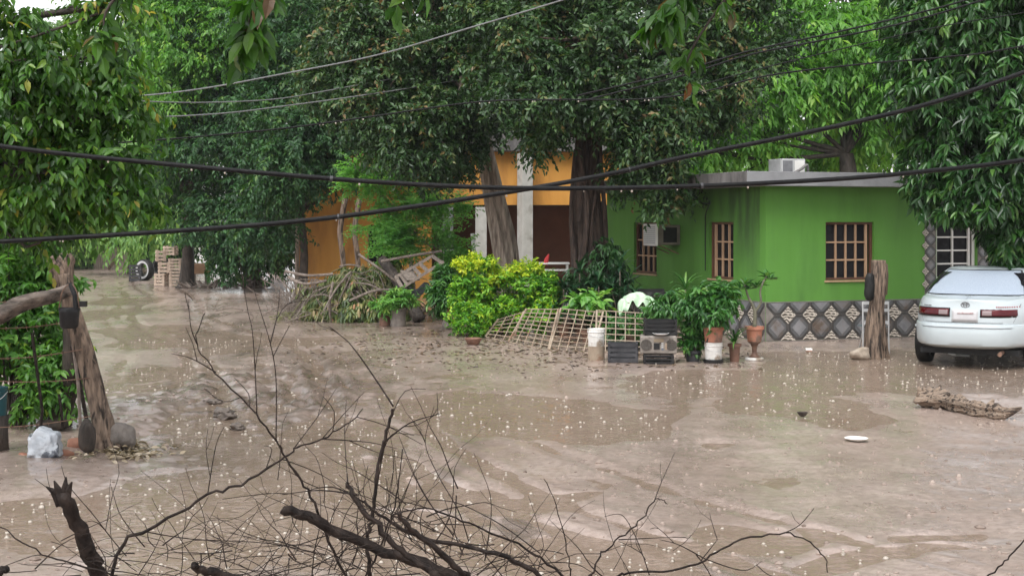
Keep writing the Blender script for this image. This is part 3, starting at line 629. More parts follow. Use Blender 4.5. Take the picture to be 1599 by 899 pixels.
# far row closing the view
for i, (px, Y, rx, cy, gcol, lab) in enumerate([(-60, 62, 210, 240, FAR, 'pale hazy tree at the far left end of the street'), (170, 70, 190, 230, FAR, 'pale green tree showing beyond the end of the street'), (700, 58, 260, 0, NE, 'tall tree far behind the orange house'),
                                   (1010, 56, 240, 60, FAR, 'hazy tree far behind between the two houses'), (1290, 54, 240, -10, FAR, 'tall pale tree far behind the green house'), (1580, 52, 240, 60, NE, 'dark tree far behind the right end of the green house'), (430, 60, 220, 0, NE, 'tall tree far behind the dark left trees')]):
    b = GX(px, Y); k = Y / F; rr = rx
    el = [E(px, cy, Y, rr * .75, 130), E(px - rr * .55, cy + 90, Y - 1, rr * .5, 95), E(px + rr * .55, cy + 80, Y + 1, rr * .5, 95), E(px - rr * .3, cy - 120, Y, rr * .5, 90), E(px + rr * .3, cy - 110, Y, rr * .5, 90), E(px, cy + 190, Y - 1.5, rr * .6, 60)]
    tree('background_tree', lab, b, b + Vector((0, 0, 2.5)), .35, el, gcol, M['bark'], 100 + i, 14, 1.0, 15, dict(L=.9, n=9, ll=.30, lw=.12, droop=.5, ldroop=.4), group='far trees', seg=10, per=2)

for i, (px, lab) in enumerate(((60, 'low green hedge bush behind the corner post far down the street'), (150, 'low green bush behind the board fence'), (235, 'low green bush behind the old tyres at the street end'))):
    b = GX(px, 68); tree('hedge_bush', lab, b, b + Vector((0, 0, 1)), .1, [E(px, 360, 68, 60, 50), E(px - 25, 390, 67.5, 40, 34), E(px + 28, 385, 67.5, 40, 40)], NE, M['bark'], 140 + i, 16, .8, 14, dict(L=.6, n=9, ll=.26, lw=.11, droop=.4, ldroop=.3), group='bushes at the street end', seg=8, per=2, clip=lambda p: p[:, 2] > .05)

# left dark trees along the far side of the street
sb_ = np.random.default_rng(2)
def hang(base_y):   # keep foliage clear of the ground
    return lambda p: (p[:, 2] > .25) & ~((p[:, 0] < -.2155 * p[:, 1]) & (p[:, 2] < 1.45))
tree('street_tree', 'tall dark green tree overhanging the pallet stack', G(395, 448), P(400, 300, 45), .30,
     [E(330, 60, 45, 95, 95), E(300, 160, 44.5, 75, 80), E(345, 250, 44, 95, 80), E(440, 190, 45, 100, 110), E(420, 60, 46, 100, 110), E(345, 335, 43.5, 50, 40), E(420, 330, 43.5, 70, 66), E(270, 280, 46, 50, 60), E(370, -80, 46, 120, 90), E(400, 390, 43.5, 46, 30), E(345, 395, 43.5, 26, 26)],
     NE, M['bark_dark'], 21, 15, .70, 32, dict(L=.55, n=11, ll=.16, lw=.07, droop=.6, spread=.6, ldroop=.4), clip=hang(0), seg=12, parts=0)
tree('street_tree', 'dark feathery tree left of the big trunks before the orange wall', G(470, 470), P(470, 330, 38), .14,
     [E(500, 90, 38, 90, 90), E(560, 170, 38, 80, 80), E(500, 205, 37.5, 80, 60), E(470, 20, 38, 90, 80), E(590, 60, 38.5, 80, 90), E(560, -60, 39, 110, 90), E(600, 215, 38, 50, 45), E(450, 265, 37, 45, 36), E(430, 190, 38, 70, 70), E(415, 330, 38, 40, 40), E(520, 250, 37.5, 50, 30)],
     NE, M['bark_dark'], 22, 15, .62, 30, dict(L=.5, n=11, ll=.15, lw=.065, droop=.6, spread=.6, ldroop=.4), flute=.04, seg=10)
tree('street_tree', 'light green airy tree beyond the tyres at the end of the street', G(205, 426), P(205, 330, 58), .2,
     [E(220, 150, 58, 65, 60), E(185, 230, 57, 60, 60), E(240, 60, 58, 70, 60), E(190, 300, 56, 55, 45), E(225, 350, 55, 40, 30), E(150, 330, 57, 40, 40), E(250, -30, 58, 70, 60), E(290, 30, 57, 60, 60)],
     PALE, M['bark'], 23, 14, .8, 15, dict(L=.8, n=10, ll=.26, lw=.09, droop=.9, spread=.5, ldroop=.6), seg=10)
# bright creeper-clad column of foliage at the left edge of the dark tree
tree('street_tree', 'bright green leafy column tree at the left of the dark trees', G(290, 449), P(290, 330, 45.5), .22,
     [E(290, 45, 43.5, 50, 60), E(275, 120, 43.5, 40, 60), E(300, 95, 43.5, 60, 60), E(360, 50, 43.5, 50, 60), E(265, 200, 44, 30, 50), E(310, -30, 44, 70, 60)],
     BR, M['bark_dark'], 24, 20, .5, 18, dict(L=.5, n=10, ll=.17, lw=.075, droop=.7, spread=.6, ldroop=.5), seg=10)

# the big central tree and its pale-trunked neighbour
cb = GX(921, 28); ct = P(917, 205, 28)
tree('big_shade_tree', 'huge dark tree with thick reddish brown fluted trunk beside the green house', cb, ct, .36,
     [E(900, 60, 27, 120, 85), E(830, 130, 26.5, 75, 80), E(1000, 120, 26.8, 110, 95), E(1090, 90, 27.5, 95, 85), E(1030, 195, 26.6, 52, 55), E(900, 135, 27, 60, 40), E(1160, 50, 28, 65, 85), E(990, 245, 27.4, 28, 44), E(850, 190, 27, 26, 40), E(800, 55, 27.2, 70, 90), E(960, -70, 28, 190, 100), E(1110, -60, 28.5, 120, 90), E(800, -80, 28, 120, 90), E(950, -220, 28, 200, 110), E(1035, 270, 27, 20, 34), E(1125, 160, 27.6, 48, 40)],
     DK, M['bark'], 31, 20, .40, 34, dict(L=.36, n=11, ll=.125, lw=.06, droop=.55, spread=.6, ldroop=.38, jit=.6), parts=300,
     trunk_pts=[cb + Vector((.05, 0, -.1)), P(921, 440, 28), P(917, 330, 28), ct], flute=.12, seg=72, lobes=4, rlimb=.5)
pb = GX(797, 31); pt = P(748, 190, 31)
tree('pale_trunk_tree', 'dark leafy tree with leaning pale grooved trunk in front of the porch', pb, pt, .29,
     [E(640, 90, 29.5, 110, 85), E(720, 120, 29, 80, 95), E(590, 160, 29.3, 65, 75), E(660, 195, 28.8, 65, 60), E(740, 40, 29.5, 90, 80), E(560, 50, 30, 70, 80), E(715, 215, 29.5, 34, 40), E(630, -60, 30, 140, 90), E(740, -90, 30, 110, 90), E(670, 245, 29.2, 26, 28), E(660, -200, 30, 170, 100), E(530, 130, 30, 40, 50)],
     DK, M['bark_pale'], 32, 20, .40, 34, dict(L=.36, n=11, ll=.12, lw=.056, droop=.55, spread=.6, ldroop=.38, jit=.6), parts=300,
     trunk_pts=[pb + Vector((0, 0, -.1)), P(790, 400, 31), P(772, 310, 31), pt], flute=.11, seg=60, lobes=4)

# climbing stems fused to the big trunk, and creeper leaves round its foot
pr = random.Random(8); bt = [o for o in bpy.data.objects if o.name == 'big_shade_tree'][0]
for a0, z1, rr in ((-2.6, 3.6, .07), (-1.9, 3.9, .09), (-1.2, 3.4, .06), (-.5, 3.8, .08), (-2.2, 2.2, .05), (.1, 2.6, .06)):
    pts_ = []
    for i in range(7):
        z = z1 * i / 6; a = a0 + .25 * math.sin(i * 1.3 + a0 * 5); R_ = .36 * (1.02 - .1 * i / 6) + (.16 if i == 0 else 0); pts_.append(cb + Vector((math.cos(a) * R_ - .01 * i, math.sin(a) * R_, z - .05)))
    MB().tube(smooth_path(pts_, 4), [rr * (1 - .5 * i / 24) for i in range(25)], 12, .1, 3, pr, jit=.08, groove=.08).build('climbing_root', M['bark'], bt, smooth=True)
CREEP = two('leaf_creeper', [(0, (.010, .035, .012)), (.5, (.024, .075, .022)), (1, (.06, .14, .04))], trans=.2, rough=.35)
# bright tree behind the green house
tree('leafy_tree', 'bright yellow-green tree with drooping leaves behind the green house', GX(1345, 36), P(1320, 240, 36), .28,
     [E(1290, 60, 36, 85, 60), E(1210, 130, 35.5, 70, 45), E(1130, 175, 35, 60, 38), E(1370, 110, 36, 90, 55), E(1290, 150, 36.5, 90, 40), E(1100, 235, 34.6, 40, 28), E(1320, -10, 36.5, 120, 60), E(1420, 40, 37, 90, 80), E(1230, 50, 36.5, 60, 50), E(1190, 215, 35.5, 34, 24), E(1330, 215, 39, 90, 40), E(1400, 190, 36, 70, 40), E(1340, -110, 37, 140, 70), E(1250, 245, 40, 90, 30)],
     BR2, M['bark_dark'], 41, 14, .50, 18, dict(L=.55, n=11, ll=.24, lw=.085, droop=.7, spread=.55, ldroop=.5, nup=1.6), parts=0, rlimb=.26, per=6, seg=12)
# glossy long-leaved tree at the right edge
mb_ = GX(1740, 24)
tree('mango_tree', 'dark glossy tree with long pointed leaves hanging over the white car', mb_, P(1720, 180, 23.6), .26,
     [E(1540, 120, 23, 85, 85), E(1500, 50, 23, 80, 65), E(1580, 250, 22.6, 85, 75), E(1500, 215, 23, 60, 60), E(1590, 330, 22.3, 60, 48), E(1460, 130, 23.3, 50, 60), E(1490, 285, 22.7, 42, 24), E(1620, 60, 23, 90, 90), E(1560, -40, 23, 120, 70), E(1680, 180, 23, 80, 110), E(1450, 0, 23.6, 60, 40), E(1545, 350, 22.4, 26, 36), E(1700, -40, 23.5, 120, 100), E(1560, 200, 23.5, 90, 80)],
     MA, M['bark_dark'], 42, 24, .34, 17, dict(L=.40, n=12, ll=.21, lw=.066, droop=.6, spread=.7, ldroop=.65, whorl=True), tmpl=LEAF6, parts=300, per=5, seg=14, clip=lambda p: (p[:, 2] > 1.5) & ~((p[:, 2] < 2.2) & (p[:, 0] < 7.6)))

# left near tree, its trunk just outside the picture
lb = Vector((-6.0, 12.6, 0))
tree('near_tree', 'leafy tree with oval leaves hanging in from the left edge', lb, (-5.6, 12.2, 2.4), .20,
     [E(40, 95, 11, 75, 55), E(20, 170, 11, 80, 70), E(120, 190, 11.2, 75, 60), E(160, 260, 11.4, 60, 50), E(80, 270, 11.2, 70, 45), E(190, 200, 11.6, 45, 45), E(-40, 60, 11, 110, 110), E(-40, -60, 11, 80, 80), E(120, 90, 11.3, 60, 45), E(30, 330, 12, 70, 30), E(110, 330, 11.6, 30, 22), E(-60, 260, 11.5, 110, 90), E(165, 10, 11, 30, 22), E(185, 130, 11.5, 30, 30), E(205, 300, 11.6, 22, 26)],
     LF, M['bark_dark'], 51, 26, .17, 13, dict(L=.24, n=9, ll=.088, lw=.042, droop=.7, spread=.6, ldroop=.55, jit=.45), tmpl=LEAF6, parts=300, per=5, rlimb=.3)

# branches of a tree overhead, only their tips hang into the picture
OV = two('leaf_overhead', [(0, (.018, .055, .009)), (.5, (.035, .10, .015)), (.85, (.06, .15, .02)), (.95, (.10, .07, .03)), (1, (.12, .05, .03))], trans=.45, rough=.35)
def overhead(label, pts, seed, nl, ll):
    rng = np.random.default_rng(seed); base = pts[0]; t = thing('overhanging_branch', label, 'branch', base, 0, 'overhanging leafy branch tips')
    path = smooth_path(pts, 5); MB().tube(path, [lerp(.014, .003, i / (len(path) - 1)) for i in range(len(path))], 6).build('stem', M['bark_dark'], t, smooth=True)
    q = np.array([path[int(i)] for i in np.linspace(len(path) * .35, len(path) - 1, nl)])
    L_ = twigs(rng, q, nrmz(rng.normal(0, 1, (nl, 3)) + np.array([0, 0, -.3])), L=.09, n=3, ll=ll, lw=ll * .5, droop=.6, spread=.6, ldroop=.6, jit=.5, whorl=True)
    leaf_parts(L_, unit_leaf('leaf', LEAF6, OV[1]), t)
for lab, pts, sd, nl, ll in [('cluster of dark and reddish leaves hanging into view left of centre at the top', [P(470, -260, 7), P(420, -60, 7), P(392, 20, 7), P(386, 60, 7)], 61, 26, .13),
                             ('leafy twig tip peeping in at the top left of centre', [P(760, -230, 7.2), P(680, -70, 7.2), P(628, -8, 7.2)], 62, 14, .12),
                             ('leafy spray hanging in at the top just right of centre', [P(1200, -260, 7), P(1120, -80, 7), P(1050, 5, 7), P(1020, 30, 7)], 63, 24, .13),
                             ('small leafy twig hanging in right of the centre top spray', [P(1250, -240, 7.1), P(1170, -60, 7.1), P(1090, 60, 7.1), P(1065, 118, 7.1)], 64, 18, .085),
                             ('leafy twig hanging in near the top left corner', [P(300, -240, 7), P(220, -60, 7), P(165, 20, 7), P(168, 70, 7)], 65, 22, .10)]:
    overhead(lab, pts, sd, nl, ll)

SM = two('leaf_small_tree', [(0, (.10, .26, .07)), (.5, (.17, .39, .11)), (1, (.30, .50, .16))], trans=.48, rough=.5)
# small light tree among the brush
tree('small_tree', 'small feathery light green tree behind the brush pile', GX(650, 33), P(640, 360, 33), .07,
     [E(580, 285, 32, 40, 12), E(640, 318, 32, 55, 12), E(600, 345, 32, 45, 12), E(660, 365, 31.6, 50, 14), E(690, 322, 32, 34, 10), E(620, 388, 31.6, 40, 12), E(560, 265, 32, 24, 7), E(700, 390, 31.8, 24, 10), E(600, 270, 32.2, 34, 8)],
     SM, M['bark_pale'], 71, 28, .20, 19, dict(L=.40, n=14, ll=.105, lw=.05, droop=.25, spread=.75, ldroop=.05, jit=.2, nup=2.0), seg=8, flute=0, per=3, rlimb=.5)
# ------------------------------------------------------------ shrubs
def shrub(name, label, base, ells, lm, seed, nsub, rs, ntw, tk, tmpl=LEAF6, cat_='shrub', stems=5, group=None, parts=0, pot=None):
    rng = np.random.default_rng(seed); t = thing(name, label, cat_, base, 0, group); base = Vector(base); mb = MB()
    Lv, subs = crown_leaves(rng, ells, nsub, rs, ntw, **tk); z0 = base.z
    Lv = pick(Lv, Lv[0][:, 2] > z0 + .04)
    for (c, r), sp in zip(ells, subs):
        for q in sp[:stems]:
            q = Vector(q); st = base + Vector((rng.normal(0, .05), rng.normal(0, .05), 0)); pp = smooth_path([st, st.lerp(q, .5) + Vector((0, 0, .08)), q], 3); mb.tube(pp, [.014, .012, .011, .010, .008, .006, .004][:len(pp)], 5)
    mb.build('stems', M['bark_dark'], t)
    if parts:
        a, Lv = split_near(Lv, parts); leaf_parts(a, unit_leaf('leaf', tmpl, lm[1]), t)
    leaf_obj('foliage', Lv, tmpl, lm[0], t); return t
shrub('climbing_plant', 'dark creeper with hanging leaves round the foot of the big trunk', GX(938, 27.3), [E(945, 415, 27.4, 16, 40), E(905, 440, 27.3, 18, 26), E(930, 465, 27.1, 30, 22), E(960, 450, 27.3, 16, 34)], CREEP, 86, 40, .12, 9, dict(L=.2, n=7, ll=.12, lw=.05, droop=.8, spread=.5, ldroop=.7), cat_='climbing plant', stems=2)
YG = two('leaf_yellowgreen', [(0, (.03, .12, .012)), (.35, (.085, .25, .022)), (.7, (.19, .40, .03)), (1, (.42, .52, .035))], trans=.3, rough=.42)
YT = two('leaf_yellow_tip', [(0, (.16, .34, .025)), (.5, (.40, .52, .035)), (1, (.58, .58, .04))], trans=.3, rough=.42)
t = shrub('golden_bush', 'big rounded yellow-green bush with bright yellow top', GX(785, 26.9), [E(748, 442, 26.9, 32, 36), E(724, 465, 26.8, 18, 30), E(772, 462, 27, 20, 30), E(822, 448, 26.8, 32, 34), E(855, 462, 26.7, 18, 30), E(738, 498, 26.3, 30, 20), E(800, 490, 26.6, 26, 22), E(845, 490, 26.4, 22, 18)], YG, 81, 70, .13, 14, dict(L=.13, n=8, ll=.082, lw=.042, droop=.1, spread=.7, ldroop=.15, jit=.45), parts=200)
rng = np.random.default_rng(82); Lt, _ = crown_leaves(rng, [E(748, 412, 26.8, 32, 10), E(824, 420, 26.8, 28, 8), E(775, 432, 26.8, 14, 8)], 60, .1, 12, L=.10, n=8, ll=.075, lw=.036, droop=0, spread=.6, ldroop=.05, jit=.45)
leaf_obj('new_growth', Lt, LEAF6, YT[0], t)['label'] = 'bright yellow young leaves on top'
LS = two('leaf_fence', [(0, (.03, .09, .015)), (.5, (.07, .19, .03)), (.9, (.15, .31, .05)), (1, (.28, .36, .06))], trans=.4, rough=.4)
shrub('fence_shrub', 'dense green shrub behind the wire fence at the left edge', GX(20, 14.8), [E(40, 580, 14.8, 60, 60), E(10, 480, 14.8, 60, 70), E(60, 510, 15, 50, 60), E(20, 390, 15, 60, 50), E(70, 440, 15.2, 40, 40), E(-50, 500, 15, 80, 130), E(20, 330, 15.5, 50, 30), E(85, 590, 14.6, 26, 30)], LS, 83, 42, .15, 13, dict(L=.2, n=8, ll=.10, lw=.045, droop=.3, spread=.6, ldroop=.3, jit=.4), parts=300)

# ------------------------------------------------------------ pots, buckets, crates along the house
def pot_mesh(mb, c, r, h, flare=1.25, rim=.02):
    mb.lathe([(r, 0), (r * 1.03, .01), (r * flare * .97, h - .05 if h > .12 else h * .7), (r * flare + rim, h - .045 if h > .12 else h * .72), (r * flare + rim, h), (r * flare - .012, h), (r * flare - .03, h - .03)], c, 22)
def soil(parent, c, r): m = MB(); m.lathe([(r, 0), (r * .5, .012), (.001, .014)], c, 14); return m.build('soil', M['soil'], parent, smooth=True)
GREEN = two('leaf_pot', [(0, (.018, .07, .018)), (.5, (.045, .145, .03)), (.85, (.085, .22, .045)), (1, (.17, .29, .07))], trans=.25, rough=.32)
LIGHT = two('leaf_light', [(0, (.06, .19, .03)), (.5, (.12, .30, .05)), (1, (.26, .40, .09))], trans=.3, rough=.4)
DARKP = two('leaf_dracaena', [(0, (.008, .03, .014)), (.5, (.018, .065, .026)), (1, (.05, .12, .045))], trans=.15, rough=.3)
def potted(name, label, base, pr_, ph, pm, ells, lm, seed, tk, nsub=40, rs=.12, ntw=10, tmpl=LEAF6, flare=1.2, group='potted plants'):
    base = Vector(base); t = shrub(name, label, base, [((Vector(c)), r) for c, r in ells], lm, seed, nsub, rs, ntw, tk, tmpl, 'potted plant', 3, group)
    m = MB(); pot_mesh(m, base, pr_, ph, flare); m.build('pot', pm, t, smooth=True).modifiers.new('e', 'EDGE_SPLIT'); soil(t, base + Vector((0, 0, ph - .035)), pr_ * flare - .02); return t
def g0(px, Y): v = GX(px, Y); v.z = max(hz(v.x, v.y), WLEV - .01); return v
# white bucket over ribbed beige bucket
def bucket(name, label, base, r, h, m, ribs=False, handle=True, cat_='bucket', group=None):
    t = thing(name, label, cat_, base, 0, group); mb = MB()
    if ribs: prof = [(r * .95, 0)] + [(r * (.95 + .05 * (k % 2)), h * (k + .5) / 8) for k in range(8)] + [(r, h), (r * .93, h), (r * .9, h * .9)]
    else: prof = [(r * .9, 0), (r * .92, .01), (r * .985, h * .8), (r * 1.05, h * .82), (r * 1.05, h * .86), (r, h * .87), (r * 1.04, h * .97), (r * 1.04, h), (r * .96, h), (r * .9, h * .8)]
    mb.lathe(prof, base, 22); mb.build('body', m, t, smooth=True).modifiers.new('e', 'EDGE_SPLIT')
    if handle:
        mb = MB(); b = Vector(base); mb.tube(smooth_path([b + Vector((-r * 1.05, 0, h * .84)), b + Vector((-r * .6, -r * .85, h * .62)), b + Vector((r * .6, -r * .85, h * .60)), b + Vector((r * 1.05, 0, h * .84))], 5), .004, 5); mb.build('handle', M['mist_white'], t)
    return t
b = g0(931, 22.2)
bucket('ribbed_bucket', 'dirty beige ribbed bucket under the tall white bucket', b, .135, .22, M['cream_bar'], True, False)
bucket('tall_bucket', 'white plastic bucket standing on the ribbed one before the lattice', b + Vector((0, 0, .205)), .135, .285, M['white_plastic'])
def crate(name, label, c, d, rz=0, rows=4, m=None, group=None, body=False):
    t = thing(name, label, 'crate', c, rz, group); m = m or M['black']; x, y, h = d; mb = MB()
    mb.box((0, 0, .012), (x, y, .02)); mb.build('floor', m, t, local=True)
    for sx in (-1, 1):
        for sy in (-1, 1): mb = MB(); mb.box((sx * (x / 2 - .02), sy * (y / 2 - .02), h / 2), (.04, .04, h)); mb.build('corner_post', m, t, local=True, bevel=.006)
    for k in range(rows):
        z = h * (k + .55) / rows; th = h / rows * .62
        for sy in (-1, 1): mb = MB(); mb.box((0, sy * (y / 2 - .008), z), (x - .045, .014, th)); mb.build('slat', m, t, local=True)
        for sx in (-1, 1): mb = MB(); mb.box((sx * (x / 2 - .008), 0, z), (.014, y - .045, th)); mb.build('slat', m, t, local=True)
    return t
M['crate_grey'] = mat('worn_grey_plastic', (.025, .025, .028), (.06, .06, .065), rough=.45, scale=5, spec=.25)
c = g0(973, 21.9); crate('plastic_crate', 'low dark grey crate on the ground right of the white bucket', c, (.46, .36, .30), R(-6), 4, M['crate_grey'])
c = g0(1028, 21.8); crate('plastic_crate', 'black slatted crate at the bottom of the stack under the old stereo', c, (.46, .40, .15), R(-4), 3, M['black'])
# old stereo cabinet on the crate
t = thing('old_stereo', 'weathered grey stereo radio lying on a black crate', 'radio', c + Vector((0, 0, .155)), R(-4))
ms = mat('weathered_plastic', (.15, .13, .115), (.28, .25, .22), rough=.5, scale=7, c3=(.07, .05, .04), c3t=(.56, .68), c3scale=9)
mb = MB(); mb.box((0, 0, .14), (.56, .36, .28)); mb.build('case', ms, t, local=True, bevel=.03)
mk = mat('speaker_cloth', (.04, .035, .03), (.09, .08, .07), rough=.8, scale=60)
for sx in (-1, 1): mb = MB(); mb.lathe([(.085, -.006), (.085, .006), (.07, .008), (.03, .002), (.001, .002)], (sx * .19, -.186, .14), 20, Euler((R(90), 0, 0)).to_matrix()); mb.build('speaker', mk, t, local=True)
mb = MB(); mb.box((0, -.185, .21), (.15, .012, .05)); mb.build('dial', mat('dial_glass', (.25, .20, .14), rough=.2), t, local=True)
mb = MB(); mb.box((-.03, -.186, .12), (.09, .014, .09)); mb.build('cassette_door', M['black'], t, local=True)
for k in range(4): mb = MB(); mb.box((.055 + .0, -.188, .075 + k * .03), (.03, .016, .018)); mb.build('button', mat('button_blue', (.10, .14, .20), rough=.4) if k == 0 else M['mist_white'], t, local=True)
mb = MB(); mb.box((.11, -.188, .12), (.03, .016, .10)); mb.build('panel', M['cream_bar'], t, local=True)
crate('plastic_crate', 'black crate on top of the old stereo', c + Vector((.03, .02, .437)), (.50, .34, .24), R(-2), 4, M['black'])
v = c + Vector((.02, -.23, .44)); mb = MB(); mb.lathe([(.03, 0), (.09, .012), (.13, .035), (.125, .038), (.08, .02), (.001, .012)], (v.x, v.y + .05, v.z), 20)
o = mb.build('metal_dish', mat('tin', (.62, .62, .62), (.75, .75, .75), rough=.35, metal=.4), origin=v, smooth=True); tag(o, 'shallow shiny dish lying on the stereo', 'dish')
# leafy plant in terracotta pot on white bucket
b = g0(1114, 21.7); bucket('white_bucket', 'white paint bucket with side handle carrying the terracotta pot', b, .135, .31, M['white_plastic'])
mb = MB(); mb.lathe([(.15, 0), (.155, .05), (.15, .06), (.12, .06)], b + Vector((0, 0, -.005)), 20); tag(mb.build('black_saucer', M['black'], origin=b), 'black saucer under the white paint bucket', 'saucer')
pb_ = b + Vector((0, 0, .315)); k = 21.7 / F
potted('terracotta_plant', 'lush leafy plant in terracotta pot on a white bucket', pb_, .125, .235, M['terracotta'], [(P(1110, 470, 21.7), (.27, .25, .22)), (P(1086, 476, 21.7), (.17, .2, .16)), (P(1132, 462, 21.8), (.16, .18, .16)), (P(1112, 493, 21.6), (.2, .2, .10))], GREEN, 201, dict(L=.12, n=7, ll=.14, lw=.055, droop=.4, spread=.5, ldroop=.4, jit=.45), nsub=60, rs=.1, ntw=7, flare=1.25)
# shallow green plant in black can to the left of it
b = g0(1082, 21.9); potted('can_plant', 'upright leafy plant in a dark tin between crate and bucket', b, .10, .17, M['crate_grey'], [(P(1084, 517, 21.9), (.10, .10, .22)), (P(1080, 537, 21.9), (.10, .10, .07))], GREEN, 202, dict(L=.10, n=7, ll=.13, lw=.05, droop=.2, spread=.5, ldroop=.3, jit=.35), nsub=70, rs=.07, ntw=7, flare=1.1)
# strap-leaved plants
def rosette(L_n, c, ln, wd, rng, up=.6, arch=.5):
    d = rng.normal(0, 1, (L_n, 3)); d[:, 2] = np.abs(d[:, 2]) * up + up * .6; d = nrmz(d); nn = np.array([0, 0, 1.]) - d * d[:, 2:3]; nn = nrmz(nn + 1e-3)
    return [np.repeat(np.array([c], float), L_n, 0) + d * .01, d, nn, ln * rng.uniform(.7, 1.2, L_n), wd * rng.uniform(.8, 1.2, L_n), rng.random(L_n)]
ARCH = (np.array([[0, -.35, 0], [0, .35, 0], [.3, -.5, .04], [.3, .5, .04], [.6, -.5, -.04], [.6, .5, -.04], [.85, -.35, -.22], [.85, .35, -.22], [1, 0, -.45]]), [(0, 2, 3, 1), (2, 4, 5, 3), (4, 6, 7, 5), (6, 8, 7)])
def strappy(name, label, base, ph, pr_, pm, n, ln, wd, lm, seed, up=.6, cat_='potted plant', heads=None, group='potted plants'):
    rng = np.random.default_rng(seed); base = Vector(base); t = thing(name, label, cat_, base, 0, group)
    if ph: m = MB(); pot_mesh(m, base, pr_, ph); m.build('pot', pm, t, smooth=True).modifiers.new('e', 'EDGE_SPLIT'); soil(t, base + Vector((0, 0, ph - .03)), pr_ * 1.18)
    hd = heads or [(0, 0, ph)]; stem = MB(); any_s = False; ls = []
    for h in hd:
        q = base + Vector(h); ls.append(rosette(n, q, ln, wd, rng, up))
        if h[2] > ph + .05: stem.tube(smooth_path([base + Vector((h[0] * .2, h[1] * .2, ph * .8)), base + Vector((h[0] * .5, h[1] * .5, (ph + h[2]) * .5)), q], 4), .014, 6); any_s = True
    if any_s: stem.build('stem', M['bark_pale'], t)
    L_ = cat(ls); leaf_parts(L_, unit_leaf('leaf', ARCH, lm[1]), t); return t
strappy('spider_plant', 'arching strap-leaved plant between the terracotta pot and the urn', g0(1147, 21.9), .28, .07, M['clay_dark'], 26, .40, .03, GREEN, 211, .5)
# desert rose in terracotta pot on an urn pedestal
b = g0(1178, 22.1); t = thing('pedestal', 'dark urn-shaped pedestal with white foot under the desert rose', 'pedestal', b)
MB().lathe([(.10, .05), (.055, .08), (.035, .14), (.04, .2), (.06, .25), (.115, .295), (.10, .30)], b, 18).build('stem', M['metal_rust'], t, smooth=True)
MB().lathe([(.14, 0), (.15, .015), (.14, .04), (.06, .055)], b, 18).build('foot', M['white_plastic'], t, smooth=True)
pb_ = b + Vector((0, 0, .297)); t = thing('desert_rose', 'desert rose with two bent bare stems in a brown pot', 'potted plant', pb_, 0, 'potted plants')
m = MB(); pot_mesh(m, pb_, .105, .23, 1.25); m.build('pot', M['terracotta'], t, smooth=True).modifiers.new('e', 'EDGE_SPLIT'); soil(t, pb_ + Vector((0, 0, .20)), .11)
q = pb_ + Vector((0, 0, .2)); m = MB()
s1 = smooth_path([q, P(1179, 490, 22.1), P(1176, 478, 22.1), P(1168, 462, 22.1), P(1163, 445, 22.1)], 4); s2 = smooth_path([P(1179, 487, 22.1), P(1188, 472, 22.1), P(1187, 455, 22.1), P(1192, 440, 22.1), P(1197, 432, 22.1)], 4)
m.tube(s1, [lerp(.035, .012, i / (len(s1) - 1)) for i in range(len(s1))], 8); m.tube(s2, [lerp(.022, .01, i / (len(s2) - 1)) for i in range(len(s2))], 8); m.build('stems', mat('grey_green_bark', (.10, .10, .07), (.18, .17, .12), scale=12), t, smooth=True)
rng = np.random.default_rng(221); L_ = cat([rosette(13, c_, .17, .055, rng, .5) for c_ in (s1[-1], s2[-1], P(1170, 452, 22.05), P(1156, 452, 22.1), P(1182, 447, 22.2), P(1202, 437, 22.1))]); leaf_parts(L_, unit_leaf('leaf', LEAF6, GREEN[1]), t)

# plants crowding the foot of the big tree
i = 0
for px, py, Y, n, ln, wd, lm, up, lab in [(905, 430, 26.6, 22, .42, .055, DARKP, .5, 'dark strap-leaved plant left at the foot of the big trunk'), (935, 450, 26.2, 24, .40, .05, DARKP, .5, 'dark drooping dracaena before the big trunk'),
                                    (968, 425, 26.8, 22, .42, .05, DARKP, .7, 'dark spiky plant right of the big trunk near the window'), (990, 460, 26.4, 20, .36, .05, DARKP, .6, 'low dark spiky plant below the narrow window'),
                                    (1070, 455, 24.3, 22, .40, .03, GREEN, .9, 'thin upright palm-like plant before the side wall'), (880, 455, 26.4, 18, .36, .06, DARKP, .5, 'broad dark leaved plant beside the golden bush')]:
    b = g0(px, Y); z = P(px, py, Y).z
    strappy('dracaena', lab, b, .2, .09, M['clay_dark'], n, ln, wd, lm, 230 + i, up, heads=[(0, 0, z), (.16, -.05, z - .25), (-.15, .08, z - .38), (.05, -.15, z - .5)]); i += 1
potted('taro_plant', 'light green broad-leaved plant behind the lattice at the tree foot', g0(920, 25.0), .11, .22, M['clay_dark'], [(P(918, 472, 25), (.28, .22, .13))], LIGHT, 241, dict(L=.15, n=5, ll=.20, lw=.11, droop=.2, spread=.5, ldroop=.4, jit=.4), nsub=50, rs=.1, ntw=5)
potted('hedge_plant', 'dark leafy plant behind the black crates', g0(1040, 23.4), .12, .22, M['clay_dark'], [(P(1035, 480, 23.4), (.30, .25, .16)), (P(1058, 470, 23.4), (.2, .2, .14))], GREEN, 242, dict(L=.17, n=7, ll=.13, lw=.045, droop=.4, spread=.5, ldroop=.5), nsub=60, rs=.1, ntw=7)
potted('vine_plant', 'trailing green plant behind the lattice left of the crates', g0(985, 23.8), .12, .25, M['clay_dark'], [(P(985, 505, 23.8), (.34, .2, .18)), (P(955, 520, 24.0), (.22, .2, .12))], GREEN, 243, dict(L=.16, n=7, ll=.11, lw=.045, droop=.5, spread=.5, ldroop=.5), nsub=60, rs=.1, ntw=7)
